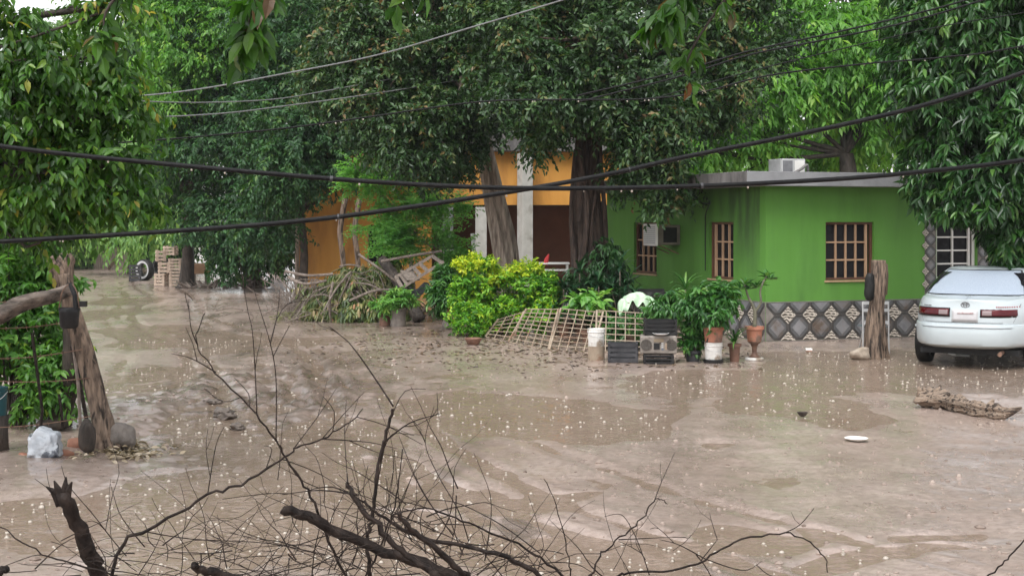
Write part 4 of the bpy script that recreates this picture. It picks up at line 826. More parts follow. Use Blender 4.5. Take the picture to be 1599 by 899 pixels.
# pale plant-like shape, built as a draped sheet
rng = np.random.default_rng(5); cc = P(995, 470, 24.2); mb = MB()
def plant_like_shape(u, v):
    a = (u - .5) * 1.25; b_ = (v - .5) * .62; rr = math.hypot(a / .5, b_ / .3); fold = .06 * math.sin(a * 19 + 3 * math.sin(b_ * 9)) + .02 * math.sin(b_ * 30 + a * 8)
    return (cc.x + a * .62 * (1 - .12 * rr), cc.y + b_ * .8, cc.z + .15 - .17 * rr ** 1.8 + fold * min(1, rr))
mb.grid(plant_like_shape, 34, 22); o = mb.build('plant_like_sheet', mat('pale_green_sheet', (.36, .52, .34), (.50, .64, .47), rough=.8, scale=6), origin=(cc.x, cc.y, cc.z - .2), smooth=True); tag(o, 'pale green plant-like shape built as a rumpled sheet behind the lattice', 'plant_like_shape')
o.modifiers.new('s', 'SOLIDIFY').thickness = .004
t = thing('plant_stand', 'low wooden stand holding up the pale green plant-like shape', 'stand', (cc.x, cc.y, 0)); mb = MB(); mb.box((cc.x, cc.y, cc.z - .03), (.4, .3, .03)); mb.build('top', M['board'], t)
for sx in (-1, 1):
    for sy in (-1, 1): mb = MB(); mb.box((cc.x + sx * .17, cc.y + sy * .12, (cc.z - .045) / 2), (.04, .04, cc.z - .045)); mb.build('leg', M['board'], t)
# black chair behind the plant-like shape
c = g0(1025, 25.0); t = thing('black_chair', 'black metal chair standing by the green side wall', 'chair', c, R(15)); mt = M['black']
for sx in (-1, 1):
    mb = MB(); mb.tube([(sx * .24, -.2, 0), (sx * .24, -.2, .44)], .016, 7); mb.build('leg', mt, t, local=True)
    mb = MB(); mb.tube([(sx * .24, .2, 0), (sx * .24, .22, .44), (sx * .24, .27, .92)], .016, 7); mb.build('leg', mt, t, local=True)
mb = MB(); mb.box((0, 0, .45), (.5, .46, .03)); mb.build('seat', mt, t, local=True)
for z in (.62, .76, .90): mb = MB(); mb.box((0, .23 + (z - .45) * .1, z), (.48, .02, .06)); mb.build('back_slat', mt, t, local=True)
# metal lattice panels leaning against the plants
def lattice(label, A, B, C, D, nu, nv, seed):
    """A,B bottom left/right, C,D top left/right"""
    A, B, C, D = map(Vector, (A, B, C, D)); t = thing('lattice_panel', label, 'lattice', (A + B) / 2, 0, 'cream lattice panels'); nrm = (B - A).cross(C - A).normalized()
    def q(u, v): return A.lerp(B, u).lerp(C.lerp(D, u), v)
    for i in range(nu + 1):
        mb = MB(); e = i in (0, nu); mb.bar(q(i / nu, 0), q(i / nu, 1), .030 if e else .014, .02 if e else .012, nrm); mb.build('post' if e else 'upright_bar', M['cream_bar'], t)
    for j in range(nv + 1):
        mb = MB(); mb.bar(q(0, j / nv) - nrm * .014, q(1, j / nv) - nrm * .014, .014, .012, nrm); mb.build('cross_bar', M['cream_bar'], t)
    return t
lattice('small cream lattice panel leaning on the golden bush at its left end', P(758, 525, 26.0), P(800, 534, 25.2), P(778, 498, 26.3), P(818, 486, 25.7), 3, 6, 1)
lattice('cream lattice panel with slanted posts before the golden bush', P(794, 533, 25.1), P(856, 546, 23.9), P(822, 482, 25.6), P(872, 482, 24.6), 5, 9, 2)
lattice('cream lattice panel leaning right of the golden bush', P(858, 546, 23.8), P(925, 550, 23.4), P(876, 481, 24.8), P(942, 487, 24.2), 5, 9, 3)
lattice('long upright cream lattice panel behind the crates', P(930, 548, 23.4), P(1070, 552, 23.0), P(932, 484, 23.7), P(1068, 492, 23.3), 9, 7, 4)
# low pot near the bush; bricks under lattice
b = g0(739, 24.8); t = thing('low_planter', 'low round brown clay bowl at the foot of the golden bush', 'bowl', b); MB().lathe([(.10, 0), (.15, .10), (.155, .115), (.13, .115), (.11, .08)], b, 18).build('bowl', M['clay_dark'], t, smooth=True); soil(t, b + Vector((0, 0, .085)), .12)
# left group of pots
potted('concrete_pot_plant', 'bright leafy plant in a tall grey cylinder pot by the brush pile', g0(622, 28.6), .155, .37, mat('grey_pot', (.13, .11, .10), (.24, .21, .185), rough=.7, scale=6, bump=.004), [(P(621, 470, 28.6), (.30, .24, .14)), (P(625, 462, 28.6), (.18, .2, .12))], LIGHT, 251, dict(L=.13, n=8, ll=.09, lw=.04, droop=.2, spread=.6, ldroop=.2), nsub=70, rs=.1, ntw=8, flare=1.0)
potted('brown_pot_plant', 'trailing plant in a small brown pot left of the grey cylinder pot', g0(602, 28.9), .12, .25, M['clay_dark'], [(P(597, 478, 28.9), (.20, .2, .11))], LIGHT, 252, dict(L=.13, n=8, ll=.09, lw=.04, droop=.4, spread=.6, ldroop=.3), nsub=60, rs=.09, ntw=7, flare=1.1)
b = g0(704, 27.9); t = thing('concrete_block', 'grey round concrete block under the reddish pot', 'block', b); MB().lathe([(.17, 0), (.16, .10), (.14, .21), (.13, .215)], b, 18).build('block', M['stone'], t, smooth=True)
potted('red_pot_plant', 'dense dark green plant in a reddish pot beside the golden bush', b + Vector((0, 0, .215)), .13, .30, M['terracotta'], [(P(690, 450, 27.9), (.24, .24, .26)), (P(697, 470, 27.9), (.24, .22, .16)), (P(690, 432, 27.9), (.15, .15, .12))], GREEN, 253, dict(L=.16, n=8, ll=.14, lw=.04, droop=.2, spread=.5, ldroop=.2), nsub=60, rs=.1, ntw=8, flare=1.15)

# ------------------------------------------------------------ brush pile with vines, plank and broken frame
rng = np.random.default_rng(301); pr = random.Random(301)
bp = thing('brush_pile', 'big heap of cut vines and dry branches with wilting leaves', 'brush pile', GX(550, 31), 0)
mb = MB(); mbd = MB()
for k_ in range(240):
    a = pr.uniform(0, 1); px = pr.gauss(545, 55); Y = 31 + pr.uniform(-1.0, 1.6); top = 410 + abs(px - 560) * .55 + pr.uniform(0, 70)
    p0 = GX(px + pr.uniform(-45, 45), Y); p0.z = .03; p1 = P(px, min(top, 490), Y); d = Vector((pr.uniform(-1, 1), pr.uniform(-.5, .3), pr.uniform(-1.0, .1))).normalized()
    p2 = p1 + d * pr.uniform(.4, 1.2); p2.z = max(.03, p2.z)
    (mb if pr.random() < .5 else mbd).tube(smooth_path([p0, p1, p1.lerp(p2, .5) + Vector((0, 0, .1)), p2], 4), pr.choice((.008, .011, .018)), 5)
mb.build('vines', mat('vine_stem', (.085, .09, .04), (.19, .185, .085), rough=.6, scale=12), bp)['kind'] = 'stuff'; mbd.build('dry_branches', M['twig_dry'], bp)['kind'] = 'stuff'
for A, B_, C_ in [((445, 423), (480, 430), (520, 428)), ((450, 432), (475, 443), (510, 438)), ((560, 397), (600, 425), (640, 458)), ((595, 408), (650, 398), (690, 392)), ((545, 470), (580, 455), (608, 452)), ((520, 440), (515, 470), (516, 503)), ((640, 505), (665, 480), (690, 455))]:
    m = MB(); m.tube(smooth_path([P(*A, 30), P(*B_, 29.9), P(*C_, 30)], 5), .028, 6); m.build('branch', M['twig_dry'], bp)
Lv, _ = crown_leaves(rng, [E(555, 455, 31, 70, 35), E(600, 440, 31.4, 40, 30), E(530, 480, 30.6, 40, 18), E(575, 480, 30.4, 50, 18)], 60, .2, 20, L=.3, n=8, ll=.15, lw=.055, droop=1.1, spread=.5, ldroop=.9, jit=.5)
Lv = pick(Lv, Lv[0][:, 2] > .03); leaf_obj('wilted_leaves', Lv, LEAF6, leafmat('wilted', [(0, (.03, .05, .02)), (.4, (.07, .115, .03)), (.7, (.17, .20, .06)), (.9, (.34, .26, .14)), (1, (.32, .16, .07))], trans=.15), bp)
# dry twiggy scrub left of the heap
mb = MB()
for k_ in range(260):
    b = GX(pr.gauss(478, 20), 31.3 + pr.uniform(-.8, .8)); h = pr.uniform(.3, .95); d = Vector((pr.gauss(0, .35), pr.gauss(0, .25), 1)); mb.tube(smooth_path([b, b + d * h * .5, b + Vector((d.x * h * 1.5 + pr.gauss(0, .1), d.y * h, h))], 3), .007, 4)
o = mb.build('dry_scrub', M['twig_dry'], origin=GX(478, 31.3)); tag(o, 'grey leafless twiggy scrub at the left end of the brush pile', 'scrub', None, 'stuff')
mb = MB(); mb.tube(smooth_path([P(655, 500, 29.6), P(640, 470, 29.8), P(615, 430, 30.1), P(596, 405, 30.4)], 4), [.12, .13, .14, .13, .13, .12, .12, .12, .12, .11, .11, .11, .10], 10, .06, 4, pr, jit=.08)
tag(mb.build('log', M['bark_dark'], origin=P(655, 500, 29.6), smooth=True), 'thick dark log leaning diagonally on the brush pile', 'log')
t = thing('broken_frame', 'broken wooden frame with crossbars lying tilted on the brush pile', 'wooden frame', P(655, 450, 29.6)); mt = M['board']
A, B_, C_, D_ = P(628, 449, 29.4), P(693, 408, 29.4), P(618, 432, 29.8), P(678, 398, 29.8)
for a, b in ((A, B_), (C_, D_)): m = MB(); m.bar(a, b, .05, .06); m.build('rail', mt, t)
for u_ in (0, .12, .45, .62, .95): m = MB(); m.bar(A.lerp(B_, u_), C_.lerp(D_, u_), .06, .05); m.build('crossbar', mt, t)
m = MB(); a = A.lerp(B_, .28); b = C_.lerp(D_, .28); m.bar(a, b, .28, .02); m.build('slat', mt, t)
for (px, py, l2) in ((648, 470, 'first'), (662, 480, 'second')): pass
mb = MB(); mb.grid(lambda u, v: tuple(P(640 + u * 36, 462 - v * 16 + 6 * math.sin(u * 7), 30.2 + v * .3)), 8, 3); o = mb.build('plastic_sheet', M['crate_grey'], origin=P(655, 470, 30.2)); o.modifiers.new('s', 'SOLIDIFY').thickness = .01; tag(o, 'grey bent plastic sheet under the broken frame', 'sheet')

# ------------------------------------------------------------ street end: fence, tyres, pallets
fb = GX(172, 64); t = thing('board_fence', 'weathered grey board fence closing the end of the street', 'fence', fb)
for i in range(15):
    px = 148 + i * 3.6; h = 1.0 + pr.uniform(-.08, .06); b = GX(px, 64); m = MB(); m.box((b.x, b.y, h / 2), (.095, .03, h), (0, 0, pr.uniform(-.03, .03))); m.build('board', M['board'], t)
for z in (.3, .8): m = MB(); m.box((fb.x, fb.y + .04, z), (1.6, .04, .08)); m.build('rail', M['board'], t)
m = MB(); m.bar(G(170, 421) + Vector((0, 0, .05)), P(188, 397, 61), .12, .05, (0, -1, 0)); tag(m.build('leaning_plank', M['deadwood'], origin=G(170, 421)), 'brown plank leaning against the end of the board fence', 'plank')
def tyre(name, label, c, r, wd, rz, wall):
    t = thing(name, label, 'tyre', c, rz, 'old tyres'); n = 28; q = Euler((0, R(90), 0)).to_matrix()
    MB().lathe([(r * .62, -wd * .42), (r * .80, -wd * .5), (r * .95, -wd * .44), (r, -wd * .25), (r, wd * .25), (r * .95, wd * .44), (r * .80, wd * .5), (r * .62, wd * .42), (r * .58, wd * .2), (r * .58, -wd * .2), (r * .62, -wd * .42)], (0, 0, r), n, q).build('tread', M['rubber'], t, local=True, smooth=True) if False else None
    mb = MB(); prof = [(r * .60, -wd * .40), (r * .80, -wd * .5), (r * .95, -wd * .44), (r, -wd * .25), (r, wd * .25), (r * .95, wd * .44), (r * .80, wd * .5), (r * .60, wd * .40), (r * .57, 0)]
    vs = []; fs = []; L_ = len(prof)
    for k in range(n):
        a = 2 * math.pi * k / n
        for rr, x in prof: vs.append((x, rr * math.cos(a), r + rr * math.sin(a)))
    for k in range(n):
        for j in range(L_): fs.append((k * L_ + j, k * L_ + (j + 1) % L_, ((k + 1) % n) * L_ + (j + 1) % L_, ((k + 1) % n) * L_ + j))
    mb.add(vs, fs); mb.build('rubber', M['rubber'], t, local=True, smooth=True)
    if wall:
        for s in (-1, 1):
            mb = MB(); vs = []; fs = []
            for k in range(n):
                a = 2 * math.pi * k / n
                for rr, x in ((r * .63, wd * .435), (r * .80, wd * .512), (r * .84, wd * .505)): vs.append((s * x, rr * math.cos(a), r + rr * math.sin(a)))
            for k in range(n):
                for j in range(2): fs.append((k * 3 + j, k * 3 + j + 1, ((k + 1) % n) * 3 + j + 1, ((k + 1) % n) * 3 + j))
            mb.add(vs, fs); mb.build('white_sidewall', M['mist_white'], t, local=True, smooth=True)
    return t
tyre('tyre', 'upright old tyre with pale sidewall beside the pallet stack', G(226, 438), .39, .26, R(58), True)
tyre('tyre', 'plain black tyre standing behind the pale-walled one', G(233, 436) + Vector((.25, .9, 0)), .40, .3, R(70), False)
c = G(211, 439); crate('plastic_crate', 'dark crate left of the old tyre at the street end', c, (.40, .4, .6), R(10), 5, M['crate_grey'])
def pallet(label, c, d, rz, tilt, n=5):
    t = thing('wooden_crate', label, 'wooden crate', c, rz, 'slatted wooden crates'); t.rotation_euler = (tilt, 0, rz); x, y, h = d
    for sx in (-1, 1):
        for sy in (-1, 1): m = MB(); m.box((sx * (x / 2 - .04), sy * (y / 2 - .03), h / 2), (.07, .05, h)); m.build('post', M['board_pale'], t, local=True)
    for k in range(n):
        z = h * (k + .5) / n
        for sy in (-1, 1): m = MB(); m.box((0, sy * (y / 2), z), (x, .018, h / n * .6)); m.build('slat', M['board_pale'], t, local=True)
        for sx in (-1, 1): m = MB(); m.box((sx * (x / 2), 0, z), (.018, y - .02, h / n * .6)); m.build('slat', M['board_pale'], t, local=True)
    m = MB(); m.box((0, 0, .05), (x - .04, y - .04, .02)); m.build('floor', M['board'], t, local=True); return t
s47 = G(270, 446)
pallet('slatted wooden crate at the lower right of the crate stack', G(275, 447), (.42, .35, .52), R(8), 0, 5)
pallet('slatted wooden crate at the upper right of the crate stack', G(275, 447) + Vector((0, 0, .53)), (.42, .35, .40), R(-4), 0, 4)
pallet('small wooden crate at the lower left of the crate stack', G(252, 446), (.36, .35, .42), R(-10), 0, 4)
pallet('pale wooden crate standing on the lower left crate', G(256, 446) + Vector((0, .05, .43)), (.36, .35, .36), R(6), 0, 3)
pallet('wooden crate on top at the left of the crate stack', G(247, 446) + Vector((0, .35, .80)), (.32, .3, .38), R(20), 0, 3)
pallet('pale box-like wooden crate topping the stack under the leaves', G(262, 446) + Vector((0, .4, 1.0)), (.42, .3, .32), R(-12), 0, 3)
c = G(297, 446); t = thing('cardboard_box', 'brown box behind the wooden crates under the dark tree', 'box', c + Vector((.2, .6, .0))); m = MB(); m.box((0, 0, .55), (.7, .4, .35)); m.build('box', mat('brown_card', (.34, .20, .12), (.44, .28, .17), rough=.8, scale=5), t, local=True, bevel=.01)
for s in (-1, 1): m = MB(); m.box((s * .25, 0, .185), (.12, .36, .37)); m.build('support', M['board'], t, local=True)
mb = MB()
for k_ in range(80):
    b = GX(pr.uniform(285, 420), 46 + pr.uniform(-.7, .5)); b.z = .03; a = pr.uniform(0, 6.28); l = pr.uniform(.15, .6); mb.tube([b, b + Vector((math.cos(a) * l, math.sin(a) * l * .5, pr.uniform(0, .25)))], pr.choice((.012, .02, .035)), 5)
o = mb.build('wood_scraps', M['twig_dry'], origin=GX(350, 46)); tag(o, 'dry sticks and wood scraps lying right of the crates', 'sticks', None, 'stuff')
bucket('pale_object', 'pale rounded object standing in shade under the dark tree', G(384, 446), .15, .34, M['cream_bar'])  # bucket form stands in for an unidentified pale object

# ------------------------------------------------------------ left fence corner
Yp = 13.4
pst = thing('fence_post', 'thick leaning forked wooden corner post with peeling bark', 'post', G(165, 703))
path = smooth_path([P(168, 706, 13.2), P(155, 640, 13.25), P(135, 560, 13.3), P(112, 480, 13.35), P(100, 430, 13.4)], 5)
MB().tube(path, [lerp(.080, .068, i / (len(path) - 1)) * (1.35 if i < 2 else 1.12 if i < 5 else 1) for i in range(len(path))], 48, .10, 3, pr, jit=.03, groove=.07).build('trunk', M['deadwood'], pst, smooth=True)
for tip, r_ in ((P(76, 405, 13.4), .07), (P(108, 398, 13.5), .08)): m = MB(); m.tube(smooth_path([P(101, 445, 13.4), P(98, 425, 13.4).lerp(tip, .4), tip], 4), [.07, .07, .07, .068, .066, .064, r_ * .85, r_ * .75, r_ * .45], 24, .12, 4, pr, jit=.1, groove=.08); m.build('fork', M['deadwood'], pst, smooth=True)
for a, b_, c_ in ((145, 700, 135), (190, 700, 200)):
    pass
p2 = thing('support_post', 'dark leaning post behind the thick corner post', 'post', G(90, 668)); MB().tube(smooth_path([G(88, 668) + Vector((0, 0, -.03)), P(108, 600, 14.6), P(112, 540, 14.5), P(108, 470, 14.4)], 5), [.12] * 3 + [.09] * 13, 10, .08, 4, pr, jit=.07).build('trunk', M['bark_dark'], p2, smooth=True)
m = MB(); m.tube(smooth_path([P(60, 668, 14.4), P(85, 664, 14.5), P(108, 655, 14.6)], 3), .07, 8, jit=.1, rng=pr); m.build('root', M['bark_dark'], p2, smooth=True)
m = MB(); pth = smooth_path([P(-90, 545, 12.6), P(0, 492, 12.9), P(40, 472, 13.0), P(80, 463, 13.1), P(108, 452, 13.2)], 5); m.tube(pth, [.075 - .02 * i / len(pth) for i in range(len(pth))], 20, .12, 4, pr, jit=.06); o = m.build('fence_rail', M['bark_dark'], origin=P(-90, 545, 12.6), smooth=True); o.data.materials[0] = mat('rail_bark', (.025, .02, .017), (.22, .175, .145), rough=.7, scale=4, stretch=(1, 3, 3), bump=.02); tag(o, 'rough wooden rail running from the left edge to the corner post', 'rail')
m = MB(); m.tube([P(62, 690, 12.9), P(66, 640, 12.9), P(50, 520, 12.9)], .014, 6); tag(m.build('thin_stake', M['twig'], origin=P(62, 690, 12.9)), 'thin dark stake carrying the fence wire at the far left', 'stake', 'thin fence stakes')
m = MB(); m.tube([P(127, 690, 13.6), P(122, 600, 13.6), P(112, 520, 13.6)], .016, 6); tag(m.build('thin_stake', M['twig_dry'], origin=P(127, 690, 13.6)), 'thin pale stake right beside the corner post', 'stake', 'thin fence stakes')
m = MB(); m.tube([P(137, 665, 13.9), P(125, 600, 13.9), P(112, 540, 13.9)], .02, 6); tag(m.build('thin_stake', M['twig'], origin=P(137, 665, 13.9)), 'dark slanting stake just behind the corner post', 'stake', 'thin fence stakes')
m = MB(); m.tube([P(98, 668, 13.7), P(96, 640, 13.7), P(92, 615, 13.7)], .014, 6); tag(m.build('thin_stake', M['twig'], origin=P(98, 668, 13.7)), 'short dark stake below the shrub near the white bag', 'stake', 'thin fence stakes')
for lab, a, b_ in (('top barbed wire strand of the left fence above the rail', (-40, 470), (118, 462)), ('fence wire strand just below the wooden rail', (-40, 512), (120, 500)), ('fence wire strand at the middle of the shrub', (-40, 560), (130, 545)), ('lower fence wire strand before the shrub', (-40, 592), (140, 590)), ('lowest fence wire strand below the shrub', (-40, 668), (150, 648))):
    A = P(*a, 12.8); B_ = P(*b_, 13.2); pth = [A.lerp(B_, i / 10) + Vector((0, 0, -.03 * math.sin(math.pi * i / 10))) for i in range(11)]; mb = MB(); mb.tube(pth, .0042, 5)
    t = thing('fence_wire', lab, 'wire', A, 0, 'strands of the left fence'); mb.build('strand', M['metal_rust'], t); mb = MB()
    for i in range(1, 10): q = A.lerp(B_, i / 10) + Vector((0, 0, -.03 * math.sin(math.pi * i / 10))); mb.tube([q + Vector((0, -.01, .018)), q + Vector((0, .01, -.018))], .003, 4)
    mb.build('barbs', M['metal_rust'], t)
# hanging black pail
c = P(108, 512, 13.0); t = thing('hanging_pail', 'black pail hanging on the corner post under the rail', 'pail', c)
MB().lathe([(.07, 0), (.083, .02), (.09, .14), (.095, .185), (.085, .185), (.075, .05)], c, 18).build('body', M['black'], t, smooth=True)
m = MB(); m.tube(smooth_path([c + Vector((-.093, 0, .18)), c + Vector((-.06, 0, .34)), c + Vector((.0, .05, .40)), c + Vector((.07, 0, .33)), c + Vector((.093, 0, .18))], 4), .006, 5); m.build('handle', M['metal_rust'], t)
m = MB(); m.tube([c + Vector((-.01, .06, .40)), c + Vector((.05, .0, .30)), c + Vector((.07, -.02, .1))], .022, 7); m.box(c + Vector((.13, 0, .22)), (.06, .05, .05)); m.build('strap', M['black'], t)
# stones, bricks, bag, dry leaves
def rock(name, label, c, d, m, seed, cat_='stone', group=None, rough=0.0):
    rr = random.Random(seed); bm = bmesh.new(); bmesh.ops.create_icosphere(bm, subdivisions=3, radius=.5)
    ph = [rr.uniform(0, 6) for _ in range(6)]
    for v in bm.verts:
        p = v.co; n_ = 1 + .12 * math.sin(p.x * 6 + ph[0]) + .1 * math.sin(p.y * 7 + ph[1] + p.z * 4) + .07 * math.sin(p.z * 9 + ph[2] + p.x * 5); f_ = 1.5
        if rough: n_ += rough * (math.sin(p.x * 19 + ph[3] + 3 * math.sin(p.y * 11)) + math.sin(p.y * 23 + ph[4]) + math.sin(p.x * 31 + p.y * 27 + ph[5]) * .7) + rr.uniform(-rough, rough)
        v.co = Vector([math.copysign(abs(x * 2) ** .75 / 2, x) for x in p]) * n_; v.co = Vector((v.co.x * d[0], v.co.y * d[1], v.co.z * d[2] + d[2] * .4))
    me = bpy.data.meshes.new(name); bm.to_mesh(me); bm.free(); me.materials.append(m); me.polygons.foreach_set('use_smooth', [True] * len(me.polygons))
    o = link(bpy.data.objects.new(name, me)); o.location = c; o.rotation_euler = (0, 0, rr.uniform(0, 3)); tag(o, label, cat_, group); return o
rock('stone', 'large grey stone right of the corner post foot', P(188, 696, 13.3), (.28, .25, .22), M['stone'], 1, group='stones at the post foot')
rock('stone', 'dark upright stone left of the corner post foot', P(137, 704, 12.9), (.16, .14, .32), M['bark_dark'], 2, group='stones at the post foot')
for i, (px, py, lab, d) in enumerate([(116, 702, 'reddish brick chunk between the white bag and the post', (.20, .14, .13)), (104, 714, 'small reddish stone at the right of the white bag', (.13, .11, .08)), (38, 716, 'small brown stone left of the white bag', (.10, .10, .06)), (152, 708, 'small reddish stone at the foot of the corner post', (.10, .09, .06))]): rock('brick_chunk', lab, G(px, py), d, M['brick'], 10 + i, 'stone', 'stones at the post foot')
def bag():
    c = G(71, 718); bm = bmesh.new(); bmesh.ops.create_icosphere(bm, subdivisions=4, radius=.5); rr = random.Random(4)
    for v in bm.verts:
        p = v.co.copy(); q = Vector([math.copysign(abs(x * 2) ** .48 / 2, x) for x in p]); w_ = .035 * math.sin(q.x * 19 + 4 * math.sin(q.z * 7)) - .045 * abs(math.sin(q.z * 10 + q.x * 13)) + .03 * math.sin(q.x * 9 + q.z * 5) + .03 * math.sin(q.z * 12 - q.x * 8 + 1) + .015 * math.sin(q.y * 21 + q.x * 17) - .03 * abs(math.sin(q.x * 6 + q.z * 9))
        q *= 1 + w_ * 1.6; q.x *= 1 - .25 * max(0, q.z + .1); v.co = Vector((q.x * .31, q.y * .22, max(0, q.z + .47) * .27))
        if q.z > .30: v.co.z += .03 * abs(math.sin(q.x * 9))
    me = bpy.data.meshes.new('plastic_bag'); bm.to_mesh(me); bm.free(); me.materials.append(mat('bag_white', (.36, .39, .43), (.58, .61, .65), rough=.28, scale=7, bump=.03, bscale=11, c3=(.10, .11, .13), c3t=(.54, .60), c3scale=6)); me.polygons.foreach_set('use_smooth', [True] * len(me.polygons))
    o = link(bpy.data.objects.new('plastic_bag', me)); o.location = c; tag(o, 'crumpled shiny white plastic bag on the dirt near the corner post', 'bag')
bag()
n = 240; rng = np.random.default_rng(77); c = G(190, 708); lx = rng.normal(c.x + .08, .18, n); ly = rng.normal(c.y - .05, .22, n); d = nrmz(np.stack([rng.normal(0, 1, n), rng.normal(0, 1, n), rng.normal(0, .25, n)], 1)); q = np.stack([rng.normal(0, .4, n), rng.normal(0, .4, n), np.ones(n)], 1)
o = leaf_obj('dry_leaves', [np.stack([lx, ly, height(lx, ly) + .01 + rng.uniform(0, .06, n) * np.exp(-((lx - c.x) / .2) ** 2)], 1), d, nrmz(q - d * (q * d).sum(1, keepdims=True)), rng.uniform(.05, .11, n), rng.uniform(.025, .05, n), rng.random(n)], LEAF6, leafmat('pale_dead_leaf', [(0, (.12, .09, .06)), (.5, (.36, .29, .2)), (1, (.52, .44, .34))], trans=.1), None); tag(o, 'pile of pale dry leaves at the foot of the corner post', 'leaves')
c = Vector((P(-6, 645, 13.2).x, 13.2, 0)); bucket('teal_bucket', 'dark teal bucket cut by the left edge on a stump', c + Vector((0, 0, .36)), .10, .26, mat('teal', (.01, .05, .06), (.02, .08, .09), rough=.4, scale=4)); m = MB(); m.lathe([(.12, 0), (.11, .2), (.115, .36), (.1, .36)], c, 10); tag(m.build('stump', M['bark_dark'], origin=c, smooth=True), 'dark stump under the teal bucket at the left edge', 'stump')
# churned clods of mud in the ruts
CL = ['biggest dark lump of churned mud', 'second dark mud lump right below the biggest one', 'dark mud lump just above the biggest one', 'flat mud lump left of the biggest one', 'wide flat mud lump at the left front', 'flat mud lump above the wide left one', 'flat mud lump near the corner post top', 'isolated mud lump right of the dead sapling', 'small mud lump behind the biggest one', 'widest flat mud lump farthest back', 'tiny mud lump farthest right', 'small mud lump right of the biggest one', 'small flat lump amid the left ruts', 'leftmost small mud lump', 'small mud lump right of the corner post', 'tiny mud lump nearest the brush']
for i, (px, py, d) in enumerate([(352, 650, (.26, .4, .15)), (372, 668, (.18, .25, .10)), (335, 628, (.2, .25, .08))]):
    rock('mud_clod', CL[i] + ' in the rutted strip', G(px, py) + Vector((0, 0, -.02)), (d[0] * .8, d[1] * .8, d[2] * .75), mat('mud_dark', (.10, .08, .068), (.20, .165, .14), rough=.35, scale=9, bump=.04, bscale=16) if i == 0 else bpy.data.materials['mud_dark'], 40 + i, 'mud clod', 'mud clods in the ruts', rough=.16)

# ------------------------------------------------------------ right side: stump post, log, litter
b = g0(1368, 22.8); sp = thing('stump_post', 'upright weathered tree trunk post standing in the puddle left of the car', 'post', b)
pth = smooth_path([b + Vector((0, 0, -.05)), P(1366, 500, 22.8), P(1372, 440, 22.8), P(1373, 406, 22.8)], 6)
MB().tube(pth, [.20 - .07 * min(1, i / 8) - .03 * i / len(pth) for i in range(len(pth))], 48, .14, 3, pr, jit=.03, groove=.08).build('trunk', M['deadwood'], sp, smooth=True)
m = MB(); m.tube([P(1381, 460, 22.8), P(1383, 430, 22.8), P(1383, 412, 22.8)], [.05, .045, .03], 8, jit=.1, rng=pr); m.build('stub', M['deadwood'], sp, smooth=True)
m = MB(); c = P(1358, 448, 22.6); m.tube(smooth_path([c + Vector((0, 0, -.22)), c + Vector((-.01, 0, -.1)), c, c + Vector((0, 0, .12)), c + Vector((.01, 0, .22))], 3), [.03, .06, .075, .08, .08, .08, .08, .08, .075, .075, .07, .06, .04], 10); tag(m.build('hanging_boot', M['rubber'], origin=c, smooth=True), 'black rounded rubber thing hanging on the left of the stump post', 'rubber')
rock('sack', 'pale wet sack slumped against the foot of the stump post', g0(1342, 22.4), (.36, .25, .20), mat('sack_cloth', (.27, .22, .17), (.38, .32, .26), rough=.8, scale=8, bump=.02), 31, 'sack')
t = thing('folding_chair', 'grey folding chair frame standing behind the stump post', 'chair', g0(1368, 23.3)); mt = M['mist_white']; c = g0(1368, 23.3)
for sx in (-.21, .21):
    m = MB(); m.tube([c + Vector((sx, 0, 0)), c + Vector((sx, .03, .86))], .014, 6); m.build('leg', mt, t)
    m = MB(); m.tube([c + Vector((sx * .9, .4, 0)), c + Vector((sx * .9, .0, .5))], .014, 6); m.build('leg', mt, t)
m = MB(); m.box(c + Vector((0, .2, .45)), (.42, .36, .02)); m.build('seat', mat('seat_blue_grey', (.10, .13, .14), (.14, .17, .18), scale=5), t)
for z in (.52, .72, .84): m = MB(); m.box(c + Vector((0, .02, z)), (.42, .02, .05)); m.build('back_slat', mt, t)
# driftwood
A, B_ = G(1442, 634), G(1572, 656); t = thing('driftwood_log', 'gnarled pale driftwood log lying on the mud before the car', 'log', (A + B_) / 2)
pth = smooth_path([A + Vector((0, 0, .09)), A.lerp(B_, .3) + Vector((0, .05, .10)), A.lerp(B_, .65) + Vector((0, -.03, .07)), B_ + Vector((0, 0, .07))], 6); n_ = len(pth)
MB().tube(pth, [lerp(.105, .06, i / (n_ - 1)) * (1 + .22 * math.sin(i * 1.7)) for i in range(n_)], 40, .20, 3, pr, jit=.06, groove=.12).build('trunk', M['driftwood'], t, smooth=True)
for u_, d, l in ((.05, (-.3, -.1, .5), .16), (.22, (.5, .2, .9), .17), (.30, (.2, -.5, .4), .14), (.8, (.3, 0, .9), .13), (.98, (1, -.2, .35), .18), (.96, (.7, .5, .2), .16), (.02, (-.9, .1, .2), .10)):
    s = pth[int(u_ * (n_ - 1))]; m = MB(); d = Vector(d).normalized(); m.tube([s, s + d * l * .5, s + d * l + Vector((.02, 0, .01))], [.055, .04, .012], 8, .15, 3, pr, jit=.12); m.build('stub', M['driftwood'], t, smooth=True)
